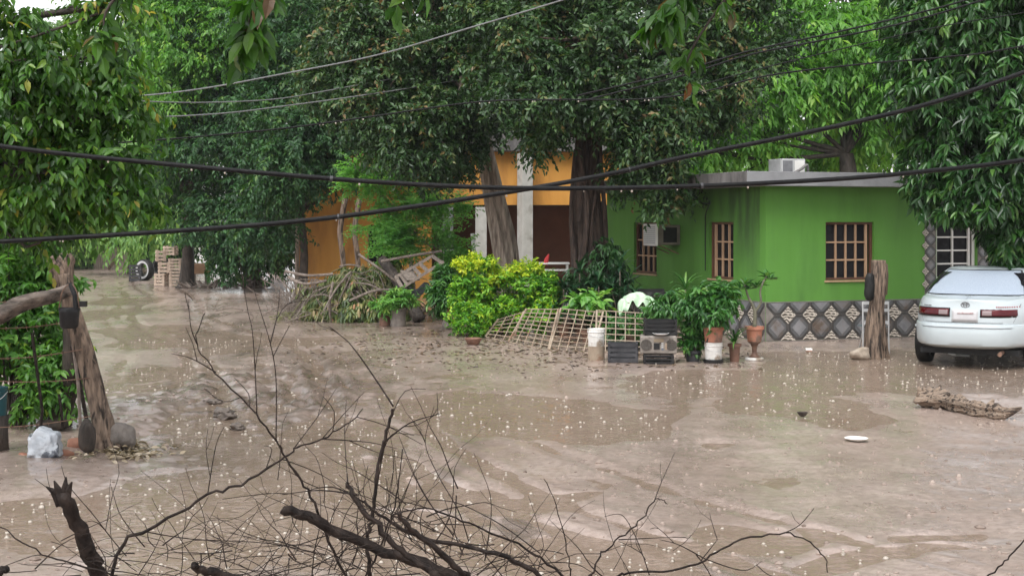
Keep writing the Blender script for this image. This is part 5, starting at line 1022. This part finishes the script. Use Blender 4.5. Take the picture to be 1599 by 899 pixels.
# small litter
c = G(1337, 688); m = MB(); m.lathe([(.08, 0), (.11, .018), (.116, .02), (.10, .008), (.001, .005)], c + Vector((0, 0, .01)), 20); tag(m.build('white_plate', M['white_paint'], origin=c), 'white foam plate lying on the wet street', 'plate')
c = G(1253, 650); m = MB(); m.lathe([(.02, 0), (.045, .02), (.06, .05), (.053, .05), (.03, .02)], c, 16); tag(m.build('small_bowl', M['bark_dark'], origin=c + Vector((0, 0, -.005))), 'small dark bowl in the right puddle', 'bowl')
c = G(1263, 549); m = MB(); m.box(c + Vector((0, 0, .04)), (.11, .08, .04)); m.cur = 1; m.box(c + Vector((0, 0, .012)), (.10, .07, .022)); tag(m.build('litter_box', [M['white_paint'], M['brick']], origin=c, bevel=.008), 'tiny white and red carton in the puddle before the house', 'carton')
# white table behind the bush
c = GX(862, 28.6); t = thing('white_table', 'white plastic table half hidden behind the golden bush', 'table', c); z = P(862, 411, 28.6).z; m = MB(); m.box(c + Vector((0, 0, z)), (.7, .5, .035)); m.build('top', M['white_paint'], t, bevel=.01)
for sx in (-.3, .3):
    for sy in (-.2, .2): m = MB(); m.box(c + Vector((sx, sy, z / 2)), (.045, .045, z - .03)); m.build('leg', M['white_paint'], t)
m = MB(); m.box(c + Vector((0, 0, z - .13)), (.6, .4, .03)); m.build('shelf', M['white_paint'], t)
m = MB(); c = P(854, 404, 28.4); m.tube([c + Vector((-.03, 0, -.12)), c + Vector((.0, 0, .0)), c + Vector((.04, 0, .09))], [.05, .045, .015], 7); tag(m.build('red_cloth', mat('red_cloth', (.45, .03, .03), (.55, .05, .05)), origin=c), 'small red rag on the white table edge behind the bush', 'rag')
m = MB(); m.tube([GX(748, 33), P(738, 365, 33.4)], .05, 10); tag(m.build('white_pipe', M['white_paint'], origin=GX(748, 33)), 'slanting white pipe leaning before the porch', 'pipe')
m = MB(); m.tube([GX(463, 39.5), P(466, 300, 39.5)], .06, 8); tag(m.build('pale_pole', M['bark_pale'], origin=GX(463, 39.5)), 'thin pale pole next to the dark tree by the orange wall', 'pole')
for i, (px, lab) in enumerate(((533, 'thin bare trunk before the orange wall'), (556, 'second bare crooked trunk right of the first before the orange wall'))):
    m = MB(); b = GX(px, 34); m.tube(smooth_path([b, P(px + 3, 410, 34), P(px - 2, 360, 34), P(px + 6, 310, 34)], 4), .065, 9, .08, 3, pr, jit=.08); tag(m.build('bare_trunk', M['deadwood'], origin=b, smooth=True), lab, 'trunk', 'bare thin trunks')

# ------------------------------------------------------------ white sedan
def build_car():
    head = R(-29); pos = G(1511, 563); Yr = 20.75; pos = Vector(((1505 - CX) / F * Yr, Yr, -.02))
    car = thing('white_car', 'white four-door sedan parked in the puddle seen from behind', 'car', pos, head); car.scale = (1.04, 1.04, 1.04)
    paint = mat('white_car_paint', (.42, .47, .49), (.45, .50, .52), rough=.25, scale=2, coat=.5)
    glass = mat('wet_glass', (.30, .35, .42), (.36, .41, .48), rough=.22, scale=60, spec=.6, bump=.004, bscale=90)  # pale blue base paints in the reflected sky along with rain fogging
    red = mat('red_lens', (.055, .005, .008), (.09, .008, .011), rough=.15, scale=8); clear = mat('clear_lens', (.22, .17, .17), rough=.15); chrome = mat('chrome', (.25, .25, .26), rough=.25, metal=1)
    seam = mat('panel_gap', (.10, .10, .11), rough=.6)
    # plan outline at unit scale: rounded rectangle, rear end at y=0
    LEN = 4.70
    def plan(W, y0, y1, n=72, ex=5.0, exr=3.2):
        out = []; cy = (y0 + y1) / 2; hy = (y1 - y0) / 2
        for k in range(n):
            a = 2 * math.pi * (k + .5) / n; ca, sa = math.cos(a), math.sin(a); e = 4.2
            r = (abs(ca) ** e + abs(sa) ** e) ** (-1 / e); x = r * ca; y = r * sa
            yy = cy + hy * y
            # bow of the rear and front ends
            yy += (.10 * (x ** 2)) * (1 if y < 0 else -1.6) * max(0, abs(y) - .55) / .45
            ww = W * (1 - .045 * max(0, (y - .3) / .7) ** 2 - .035 * max(0, (-y - .45) / .55) ** 2)
            out.append((x * ww, yy))
        return out
    def topz(y):   # deck, cowl and hood heights along the car
        if y < .62: return .965 + .05 * min(1, y / .62)
        if y < 3.45: return 1.015 - .03 * (y - .62) / 2.8
        return .985 - .20 * ((y - 3.45) / 1.25) ** 1.6
    lev = [(.30, .78, .12, 4.50), (.325, .84, .055, 4.62), (.345, .865, .025, 4.66), (.39, .878, .010, 4.68), (.50, .885, .0, 4.70), (.60, .885, .005, 4.69), (.635, .880, .02, 4.67), (.645, .872, .055, 4.64), (.70, .872, .055, 4.60), (.78, .866, .065, 4.54), (.86, .85, .085, 4.45)]
    rings = [[(x, y, z) for x, y in plan(W, y0, y1)] for z, W, y0, y1 in lev]
    for s, dz in ((.965, -.045), (.93, -.012), (.86, 0.0), (.6, .012), (.3, .018), (.02, .02)):
        pl = plan(.84, .105, 4.40); rings.append([(x * s, y, max(.80, topz(y) + dz)) for x, y in pl])
    mb = MB(); n = 72; vs = [v for r in rings for v in r]; fs = []
    for i in range(len(rings) - 1):
        for k in range(n): k2 = (k + 1) % n; fs.append((i * n + k, i * n + k2, (i + 1) * n + k2, (i + 1) * n + k))
    fs.append(tuple(range(n - 1, -1, -1))); fs.append(tuple((len(rings) - 1) * n + k for k in range(n))); mb.add(vs, fs)
    body = mb.build('body', paint, car, local=True, smooth=True)
    cm = MB()
    for wy in (1.02, 3.72): 
        cm.v, cm.f, cm.m = [], [], []
        cm.lathe([(.36, -1.2), (.36, 1.2)], (0, wy, .30), 28, Euler((0, R(90), 0)).to_matrix()); co = cm.build('cut', paint, None, local=True); co.parent = car
        md = body.modifiers.new('arch', 'BOOLEAN'); md.operation = 'DIFFERENCE'; md.object = co; md.solver = 'EXACT'
        bpy.context.view_layer.update(); dg = bpy.context.evaluated_depsgraph_get(); nm = bpy.data.meshes.new_from_object(body.evaluated_get(dg)); body.modifiers.clear(); body.data = nm; bpy.data.objects.remove(co)
    body.data.polygons.foreach_set('use_smooth', [True] * len(body.data.polygons)); body.modifiers.new('e', 'EDGE_SPLIT').split_angle = R(38)
    # cabin
    def cab(t, a_or_xy=None): return None
    clev = [(.97, .80, .50, 3.62), (1.02, .785, .60, 3.50), (1.12, .745, .80, 3.22), (1.24, .68, 1.08, 2.88), (1.34, .615, 1.34, 2.60), (1.39, .565, 1.55, 2.42), (1.405, .50, 1.72, 2.28)]
    def cring(W, y0, y1, n=64):
        out = []; cy = (y0 + y1) / 2; hy = (y1 - y0) / 2
        for k in range(n):
            a = 2 * math.pi * (k + .5) / n; ca, sa = math.cos(a), math.sin(a); e = 5.0; r = (abs(ca) ** e + abs(sa) ** e) ** (-1 / e); x = r * ca; y = r * sa
            out.append((x * W, cy + hy * y + (.09 * x * x if y < 0 else -.14 * x * x) * max(0, abs(y) - .5) / .5))
        return out
    cr = [[(x, y, z) for x, y in cring(W, y0, y1)] for z, W, y0, y1 in clev] + [[(x * .5, lerp(2.0, y, .5), 1.415) for x, y in cring(.50, 1.72, 2.28)]]
    mb = MB(); n = 64; fs = []
    for i in range(len(cr) - 1):
        for k in range(n): k2 = (k + 1) % n; fs.append((i * n + k, i * n + k2, (i + 1) * n + k2, (i + 1) * n + k))
    fs.append(tuple((len(cr) - 1) * n + k for k in range(n))); mb.add([v for r in cr for v in r], fs); mb.build('cabin', paint, car, local=True, smooth=True)
    # windows follow the cabin shell, 6 mm proud
    def shell(z, x=None, y=None, end=None):
        for i in range(len(clev) - 1):
            if clev[i][0] <= z <= clev[i + 1][0]:
                t = (z - clev[i][0]) / (clev[i + 1][0] - clev[i][0]); W, y0, y1 = (lerp(clev[i][j], clev[i + 1][j], t) for j in (1, 2, 3)); break
        cy = (y0 + y1) / 2; hy = (y1 - y0) / 2; e = 5.0
        if x is not None:
            xn = x / W; yn = (max(0, 1 - abs(xn) ** e)) ** (1 / e); s = -1 if end == 'r' else 1
            return (x, cy + s * hy * yn + (.09 if s < 0 else -.14) * xn * xn * max(0, yn - .5) / .5, z), W
        yn = (y - cy) / hy; xn = (max(0, 1 - abs(yn) ** e)) ** (1 / e); return (W * xn, y, z), W
    def pane(name, fn, nu, nv, m): mb = MB(); mb.grid(fn, nu, nv); return mb.build(name, m, car, local=True, smooth=True)
    def rear(u, v, k=.86, off=.010, z0=1.035, z1=1.355):
        z = lerp(z0, z1, v); _, W = shell(z, x=0, end='r'); x = (u - .5) * 2 * W * k; p, _ = shell(z, x=x, end='r'); return (p[0], p[1] - off, p[2] + off * .6)
    pane('rear_window_seal', lambda u, v: rear(u, v, .895, .007, 1.025, 1.368), 16, 8, M['black'])
    pane('rear_window', lambda u, v: rear(u, v), 16, 8, glass)
    def front(u, v):
        z = lerp(1.035, 1.355, v); _, W = shell(z, x=0, end='f'); x = (u - .5) * 2 * W * .86; p, _ = shell(z, x=x, end='f'); return (p[0], p[1] + .01, p[2] + .006)
    pane('windscreen', front, 16, 8, glass)
    for s in (-1, 1):
        for ya, yb in ((1.02, 1.95), (2.02, 3.0)):
            def side(u, v):
                z = lerp(1.03, 1.335, v); a_, b_ = (max(ya, .72 + 2.0 * (z - 1.02)), min(yb, 3.38 - 2.6 * (z - 1.02))); y = lerp(a_, b_, u); p, _ = shell(z, y=y); return (s * (p[0] + .008), y, z)
            pane('side_window', side, 10, 6, M['pane'])
        m = MB(); m.tube([(s * .872, .9, .55), (s * .888, 2.4, .55), (s * .872, 4.0, .55)], .018, 6); m.build('side_moulding', paint, car, local=True)
        m = MB(); m.box((s * .90, 3.02, 1.02), (.16, .09, .12)); m.build('mirror', paint, car, local=True, bevel=.03)
        m = MB(); m.box((s * .885, 1.75, .80), (.02, .16, .03)); m.build('door_handle', paint, car, local=True, bevel=.006)
        for y in (1.18, 2.05, 3.05): m = MB(); m.tube([(s * .874, y, .40), (s * .884, y, .62), (s * .862, y, .86)], .004, 5); m.build('door_seam', seam, car, local=True)
    # rear surface helper: y of the body at (x, z)
    def ry(x, z):
        for i in range(len(lev) - 1):
            if lev[i][0] <= z <= lev[i + 1][0]:
                t = (z - lev[i][0]) / (lev[i + 1][0] - lev[i][0]); W, y0, y1 = (lerp(lev[i][j], lev[i + 1][j], t) for j in (1, 2, 3)); break
        else: W, y0, y1 = (.845, .095, 4.4)
        xn = min(.999, abs(x) / (W * .965)); yn = (1 - xn ** 4.2) ** (1 / 4.2); cy = (y0 + y1) / 2; hy = (y1 - y0) / 2
        return cy - hy * yn + .10 * xn * xn * max(0, yn - .55) / .45
    def patch(name, x0, x1, z0, z1, m, off=.008, nu=14, nv=4, parent=None, sk=0):
        mb = MB(); mb.grid(lambda u, v: (lerp(x0, x1, u), ry(lerp(x0, x1, u), lerp(z0, z1, v)) - off, lerp(z0, z1, v) + sk * (u - .5)), nu, nv); o = mb.build(name, m, parent or car, local=True, smooth=True); sd = o.modifiers.new('s', 'SOLIDIFY'); sd.thickness = .012; sd.offset = -1; return o
    for s in (-1, 1):
        tl = patch('tail_light', s * .205, s * .835, .745, .865, M['black'], .006)
        patch('lens', s * .22, s * .825, .765, .855, red, .014, parent=tl)
        patch('reverse_lens', s * .235, s * .36, .772, .838, clear, .018, parent=tl)
    pl_ = patch('number_plate', -.165, .165, .69, .835, mat('plate', (.42, .41, .42), (.48, .47, .48), rough=.5, scale=14), .016)
    patch('plate_frame', -.18, .18, .675, .85, M['mist_white'], .010, parent=pl_)
    patch('plate_band', -.10, .12, .79, .815, mat('plate_ink', (.30, .20, .20), (.45, .40, .40), rough=.5, scale=30), .024, parent=pl_)
    # registration too blurred to read: only its dark band of characters is suggested
    # trunk lid seams
    def seamline(pts): m = MB(); m.tube([(x, ry(x, z) - .003, z) for x, z in pts], .0035, 5); m.build('lid_seam', seam, car, local=True)
    seamline([(-.62 + .0, .675)] + [(-.62 + i * .1, .668) for i in range(1, 12)] + [(.62, .675)])
    for s in (-1, 1): seamline([(s * .62, .675), (s * .645, .74)]); seamline([(s * .66, .872), (s * .68, .90), (s * .69, .93)])
    m = MB(); m.tube([(x, ry(x, .55) - .006, .60) for x in [-.80 + .1 * i for i in range(17)]], .004, 5); m.build('bumper_seam', seam, car, local=True)
    # emblem: three crossing ovals
    em = MB(); z = .915; y = ry(0, .86) - .006 + .012
    for (cx_, cz, rx, rz) in ((0, z, .058, .038), (0, z, .022, .036), (0, z + .016, .040, .016)):
        em.tube([(cx_ + rx * math.cos(a), y, cz + rz * math.sin(a)) for a in [2 * math.pi * i / 24 for i in range(25)]], .005, 5)
    em.build('emblem', chrome, car, local=True)
    for x0, x1 in ((-.60, -.47), (.42, .70)):
        m = MB(); k_ = x0
        while k_ < x1: m.box((k_, ry(k_, .86) - .0, .892), (.016, .008, .016)); k_ += .026
        m.build('badge_letters', chrome if x0 < 0 else mat('badge_red', (.35, .06, .06), rough=.3), car, local=True)
    # underside, exhaust, wheels
    m = MB(); m.box((0, 2.35, .24), (1.36, 4.0, .08)); m.build('floor_pan', M['black'], car, local=True)
    m = MB(); m.box((.35, .65, .26), (.50, .30, .13)); m.build('silencer', M['bark_dark'], car, local=True, bevel=.04)
    m = MB(); m.tube([(.45, .5, .25), (.48, .02, .24)], .03, 10); m.build('tail_pipe', M['metal_rust'], car, local=True)
    m = MB(); m.tube([(-.7, 1.02, .28), (.7, 1.02, .28)], .05, 8); m.build('axle', M['black'], car, local=True)
    for sx in (-1, 1):
        for wy in (1.02, 3.72):
            r = .31; wd = .20; w_ = thing('wheel', None, None, (sx * .76, wy, 0)); w_.parent = car; 
            mb = MB(); prof = [(r * .66, -wd * .44), (r * .85, -wd * .5), (r * .96, -wd * .44), (r, -wd * .25), (r, wd * .25), (r * .96, wd * .44), (r * .85, wd * .5), (r * .66, wd * .44), (r * .6, 0)]; n = 28; Lp = len(prof); vs = []; fs = []
            for k in range(n):
                a = 2 * math.pi * k / n
                for rr, x in prof: vs.append((x, rr * math.cos(a), r + rr * math.sin(a)))
            for k in range(n):
                for j in range(Lp): fs.append((k * Lp + j, k * Lp + (j + 1) % Lp, ((k + 1) % n) * Lp + (j + 1) % Lp, ((k + 1) % n) * Lp + j))
            mb.add(vs, fs); mb.build('tyre', M['rubber'], w_, local=True, smooth=True)
            MB().lathe([(r * .66, -wd * .3), (r * .66, wd * .38), (r * .5, wd * .42), (r * .15, wd * .34), (.01, wd * .36)], (0, 0, r), 20, Euler((0, R(90 * sx), 0)).to_matrix()).build('rim', M['mist_white'], w_, local=True, smooth=True)
    for s in (-1, 1): m = MB(); m.box((s * .62, 4.54, .68), (.36, .10, .13)); m.build('headlight', clear, car, local=True, bevel=.03)
    return car
build_car()
# rubbish lying beyond the rear wheel under the car
for i, (px, py, lab) in enumerate(((1497, 556, 'white scrap of board under the car beside the rear wheel'), (1507, 549, 'pale plank piece further under the car'))):
    c = G(px, py); m = MB(); m.box(c + Vector((0, 0, .03)), (.26, .2, .03), (R(6), R(4), R(20 + 30 * i))); tag(m.build('board_scrap', M['white_paint'], origin=c), lab, 'scrap', 'scraps under the car')

# ------------------------------------------------------------ overhead cables
blk = mat('cable_black', (.006, .006, .007), (.012, .012, .012), rough=.5, scale=20, spec=.12); gry = mat('cable_grey', (.11, .115, .115), (.17, .175, .175), rough=.5, scale=20)
def cable(label, pts, Ys, r, mtl, drops=0, seed=0, group='overhead cables'):
    n = len(pts); P3 = [P(px, py, lerp(Ys[0], Ys[1], i / (n - 1))) for i, (px, py) in enumerate(pts)]
    path = smooth_path(P3, 10); t = thing('overhead_cable', label, 'cable', P3[0], 0, group); MB().tube(path, r, 8).build('line', mtl, t, smooth=True)
    for k in ((len(path) // 3, len(path) * 5 // 9) if r > .012 and mtl is blk else ()):
        MB().tube([path[k], path[k].lerp(path[k + 1], .16)], r * 1.25, 8).build('tie', M['crate_grey'], t)
    if drops:
        rr = random.Random(seed); m = MB()
        for k in range(drops):
            q = path[rr.randrange(2, len(path) - 2)].lerp(path[rr.randrange(2, len(path) - 2)], 0) ; j = rr.randrange(2, len(path) - 3); q = path[j].lerp(path[j + 1], rr.random()); s = rr.uniform(.5, 1.0) * .009
            m.lathe([(s * .1, 0), (s * .8, -s * .6), (s, -s * 1.4), (s * .7, -s * 2.2), (s * .1, -s * 2.5)], q + Vector((0, 0, -r * .8)), 7)
        m.build('water_drops', MSPL, t, smooth=True)['kind'] = 'stuff'
cable('thick black cable sagging nearly level across the middle of the view', [(-700, 90), (-300, 178), (0, 228), (300, 260), (600, 285), (830, 294), (1070, 291), (1300, 280), (1440, 268), (1599, 250), (1900, 205), (2300, 130)], (9.5, 10.5), .0165, blk, 16, 1)
cable('thick black cable rising from lower left to upper right', [(-700, 410), (-300, 394), (0, 377), (250, 362), (470, 345), (650, 322), (830, 294), (960, 270), (1070, 245), (1260, 207), (1440, 165), (1599, 113), (1900, 0), (2300, -180)], (10.0, 11.0), .0175, blk, 8, 2)
cable('thin dark wire beaded with water drops below the tree crowns', [(-500, 245), (0, 230), (200, 222), (420, 203), (560, 185), (740, 160), (860, 156), (1000, 155), (1100, 143), (1200, 118), (1350, 100), (1470, 90), (1599, 72), (2000, -10)], (15, 15), .009, blk, 34, 3)
cable('thin grey wire climbing to the top centre of the view', [(-200, 155), (120, 152), (215, 150), (320, 138), (440, 116), (590, 86), (740, 42), (870, 3), (1100, -70)], (19, 17), .010, gry)
cable('upper of two level grey wires before the dark left trees', [(-200, 145), (120, 152), (240, 159), (330, 160), (430, 155), (510, 142), (640, 118), (760, 96)], (23, 30), .011, gry)
cable('lower of two level grey wires before the dark left trees', [(-200, 176), (120, 183), (235, 183), (350, 177), (450, 165), (560, 150), (700, 128), (800, 110)], (23, 30), .013, gry)
cable('upper dark wire of the pair at the top right', [(900, 150), (1060, 112), (1170, 80), (1300, 52), (1420, 24), (1510, 0), (1700, -60)], (18, 18), .012, blk)
cable('lower dark wire of the pair at the top right', [(900, 160), (1060, 120), (1170, 86), (1300, 60), (1420, 34), (1530, 2), (1700, -50)], (18, 18), .012, blk)
cable('thin dark wire just under the top right pair', [(1000, 160), (1170, 112), (1300, 80), (1420, 52), (1500, 36), (1599, 20), (1800, -20)], (20, 20), .008, blk)

# ------------------------------------------------------------ dead brush in the foreground
pr = random.Random(9)
def fork_twigs(mb, path, n, rad, rr, lmax=.5):
    for _ in range(n):
        i = rr.randrange(len(path) // 4, len(path)); s = path[i]; t_ = (path[min(i + 1, len(path) - 1)] - path[max(i - 1, 0)]).normalized(); d = (t_ + Vector((rr.gauss(0, .6), rr.gauss(0, .4), rr.gauss(0.1, .6)))).normalized(); l = rr.uniform(.12, lmax)
        p1 = s + d * l * .5 + Vector((0, 0, rr.uniform(-.02, .03))); p2 = s + d * l + Vector((rr.gauss(0, .05), rr.gauss(0, .03), rr.gauss(0, .04))); pp = smooth_path([s, p1, p2], 3); mb.tube(pp, [lerp(rad, .0012, k / (len(pp) - 1)) for k in range(len(pp))], 5)
        if rr.random() < .5:
            q = p1; d2 = (d + Vector((rr.gauss(0, .6), rr.gauss(0, .3), rr.gauss(0, .5)))).normalized(); mb.tube([q, q + d2 * l * .35, q + d2 * l * .6 + Vector((0, 0, .02))], [rad * .7, rad * .4, .001], 4)
def branch(label, pts, Y, r0, r1, twn=0, extra=(), foot=True, seed=0, twl=.45, splinter=False):
    rr = random.Random(seed); n = len(pts); dy = rr.uniform(-.25, .25)
    P3 = [P(px, py, Y + dy * (i / n - .5)) for i, (px, py) in enumerate(pts)]
    if foot:
        f = P3[0].copy(); d = (P3[0] - P3[1]).normalized(); g = Vector((f.x + d.x * .5, f.y + .12, .02)); P3 = [g, f.lerp(g, .45) + Vector((d.x * .1, 0, .05))] + P3
    t = thing('dead_branch', label, 'branch', P3[0], 0, 'dead branches of the foreground brush'); path = smooth_path(P3, 5); m = len(path)
    path = [p + Vector((rr.gauss(0, .004), rr.gauss(0, .004), rr.gauss(0, .004))) for p in path]
    MB().tube(path, [lerp(r0, r1, i / (m - 1)) * (.95 if r0 > .013 else .72) * rr.uniform(.9, 1.12) for i in range(m)], 8, .05, 3, rr).build('stem', M['twig'], t, smooth=True)
    for ex in extra:
        pp = smooth_path([P(a, b, Y + rr.uniform(-.08, .08)) for a, b in ex], 5); q = len(pp); MB().tube(pp, [lerp(min(.0042, max(r1 * .7, .0028)), .0011, i / (q - 1)) for i in range(q)], 6).build('side_branch', M['twig'], t, smooth=True)
        if twn: tm = MB(); fork_twigs(tm, pp, max(1, twn // 5), .002, rr, twl * .7); tm.build('twigs', M['twig'], t)
    if twn: tm = MB(); fork_twigs(tm, path[len(path) // 3:], (twn + 1) // 2, .0024, rr, twl * .8); tm.build('twigs', M['twig'], t)
    if splinter:
        e = path[-1]; 
        for dx, dz, l in ((-.075, .03, 1), (-.04, .055, 1), (.01, .07, 1), (.035, .05, 1)): MB().tube([e + Vector((dx * .2, 0, -.05)), e + Vector((dx * .6, 0, dz * .4)), e + Vector((dx, 0, dz))], [r1 * .6, r1 * .45, .003], 6, .1, 3, rr, jit=.1).build('splinter', M['twig'], t)
    return t
B = branch
B('thick broken branch stub with splintered end at the lower left', [(155, 905), (140, 862), (120, 815), (100, 772)], 6.0, .038, .032, 3, seed=1, splinter=True, twl=.25)
B('long branch curving up from the lower left to the middle', [(172, 905), (193, 845), (245, 819), (324, 773), (377, 755), (438, 718), (464, 698), (503, 685), (540, 662), (569, 639)], 6.0, .0125, .003, 9, [((324, 773), (337, 696), (350, 666)), ((230, 830), (300, 841), (420, 848), (520, 870)), ((503, 685), (575, 690), (620, 700)), ((440, 716), (500, 740), (560, 780))], seed=2)
B('tall thin dead sapling forking three ways left of centre', [(520, 860), (495, 797), (470, 750), (446, 716), (431, 688), (401, 645), (337, 581), (307, 536), (319, 487)], 5.8, .010, .0025, 3, [((431, 688), (431, 592), (422, 536), (405, 480), (390, 430)), ((422, 536), (433, 491), (437, 450)), ((401, 645), (399, 592), (394, 517), (386, 480), (370, 380)), ((337, 581), (300, 560), (268, 552)), ((307, 536), (298, 510), (294, 470))], seed=3, twl=.2)
B('thick dark fallen limb slanting down to the lower centre', [(760, 925), (700, 897), (600, 860), (520, 826), (480, 806), (440, 797)], 5.7, .030, .020, 4, seed=4, twl=.3)
B('upright twin-stemmed stick with broken top near the centre', [(578, 905), (573, 840), (582, 810), (586, 758), (595, 709), (604, 672), (614, 634)], 5.9, .012, .009, 4, [((582, 800), (592, 740), (602, 690), (612, 645)), ((614, 634), (575, 575), (545, 535), (522, 517)), ((600, 690), (640, 660), (690, 645))], seed=5, twl=.25)
B('dark pointed branch leaning left beside the twin-stemmed stick', [(690, 905), (670, 889), (625, 859), (591, 821), (558, 784), (543, 754)], 5.6, .017, .009, 6, [((543, 754), (541, 728)), ((558, 772), (500, 765), (440, 772))], seed=6)
B('long arched twig bending right from the centre of the brush', [(880, 900), (824, 857), (756, 825), (700, 804), (663, 793), (614, 803)], 6.0, .010, .004, 7, [((843, 863), (798, 829), (760, 806), (711, 784), (663, 780), (633, 788), (628, 800))], seed=7)
B('short dark branch crossing the middle of the brush heap', [(735, 905), (723, 896), (685, 859), (640, 825), (621, 799)], 5.5, .016, .010, 5, seed=8)
B('slender branch running low to the right through the heap', [(850, 905), (790, 870), (738, 855), (663, 840), (610, 814), (569, 784)], 5.8, .014, .006, 7, [((569, 784), (520, 760), (470, 768))], seed=11)
B('thin upright twigs standing right of the twin-stemmed stick', [(590, 860), (610, 810), (621, 761), (629, 701)], 6.1, .008, .003, 3, [((708, 836), (663, 773), (634, 716)), ((732, 844), (715, 795), (685, 743), (664, 690), (678, 634)), ((664, 690), (655, 670))], seed=12, twl=.2)
B('single thin twig standing alone right of the brush heap', [(892, 900), (888, 870), (873, 803), (850, 746)], 6.2, .006, .0025, 1, seed=13, twl=.2)
B('arching thin branch at the bottom right of centre', [(960, 906), (983, 896), (1066, 888), (1101, 872), (1145, 846), (1215, 831), (1258, 842), (1285, 868), (1293, 890)], 5.9, .009, .003, 2, [((1101, 872), (1160, 890), (1190, 875)), ((1095, 874), (1120, 842)), ((1101, 872), (1060, 850), (1030, 842))], seed=14, twl=.25)
B('bent forked twig with a hooked tip at the bottom centre right', [(918, 906), (924, 896), (939, 864), (966, 842), (992, 820), (1014, 791), (1027, 778), (1042, 786)], 6.0, .007, .003, 2, [((1014, 897), (1003, 864), (988, 828), (970, 803), (944, 806)), ((966, 842), (1050, 838))], seed=15, twl=.2)
B('thin twig entering at the lower right corner', [(1543, 900), (1573, 872), (1599, 841), (1640, 800)], 6.0, .006, .004, 0, seed=16)
B('thin twig crossing the lower left corner', [(200, 905), (100, 876), (57, 858), (0, 823), (-60, 790)], 6.0, .007, .003, 4, [((197, 867), (175, 841), (144, 801), (107, 757), (96, 727))], seed=17, twl=.25)
B('short splintered branch end at the bottom left of centre', [(420, 925), (370, 903), (330, 893), (303, 883)], 5.4, .022, .016, 1, seed=18, twl=.2)
B('dark branch end poking in at the bottom left edge', [(-40, 925), (0, 893), (12, 889)], 5.4, .018, .014, 0, seed=19)
# the tangle of fine twigs between them
mb = MB(); pr = random.Random(77)
def tang(px, py, Y, dx, dy, l): 
    s = P(px, py, Y); d = Vector((dx, pr.gauss(0, .3), dy)).normalized(); path = [s]
    for k in range(5): d = (d + Vector((pr.gauss(0, .22), pr.gauss(0, .1), pr.gauss(-.03, .2)))).normalized(); path.append(path[-1] + d * l / 5)
    r = pr.choice((.0014, .002, .003)); mb.tube(smooth_path(path, 2), [lerp(r, .0008, k / 10) for k in range(11)], 4)
for k in range(230):
    c = pr.choice(((190, 880, 75), (560, 870, 110), (700, 880, 100), (430, 880, 90), (820, 895, 80), (620, 850, 80), (320, 895, 120)))
    tang(pr.gauss(c[0], c[2]), pr.gauss(c[1], 26), 5.9 + pr.uniform(-.4, .4), pr.gauss(0, 1), pr.gauss(.35, .5), pr.uniform(.15, .5))
for k in range(16): tang(pr.uniform(430, 780), pr.uniform(740, 860), 6, pr.gauss(0, .5), pr.gauss(.9, .4), pr.uniform(.2, .5))
o = mb.build('twig_tangle', M['twig'], origin=(-1, 6, 0)); tag(o, 'tangle of fine dark dead twigs along the bottom of the view', 'twigs', None, 'stuff')

# ------------------------------------------------------------ rain-laden air
mb = MB(); mb.box((0, 45, 11), (170, 120, 24.5)); hzo = mb.build('haze', None, None); hzo.data.materials.clear()
hm = bpy.data.materials.new('rain_haze'); hm.use_nodes = True; t = hm.node_tree; t.nodes.remove(t.nodes['Principled BSDF']); pv = t.nodes.new('ShaderNodeVolumePrincipled'); pv.inputs['Color'].default_value = (.92, .95, .96, 1); pv.inputs['Density'].default_value = .0003; t.links.new(pv.outputs[0], t.nodes['Material Output'].inputs['Volume'])
hzo.data.materials.append(hm); hzo['kind'] = 'stuff'; hzo['label'] = 'thin pale haze of falling rain over the street'
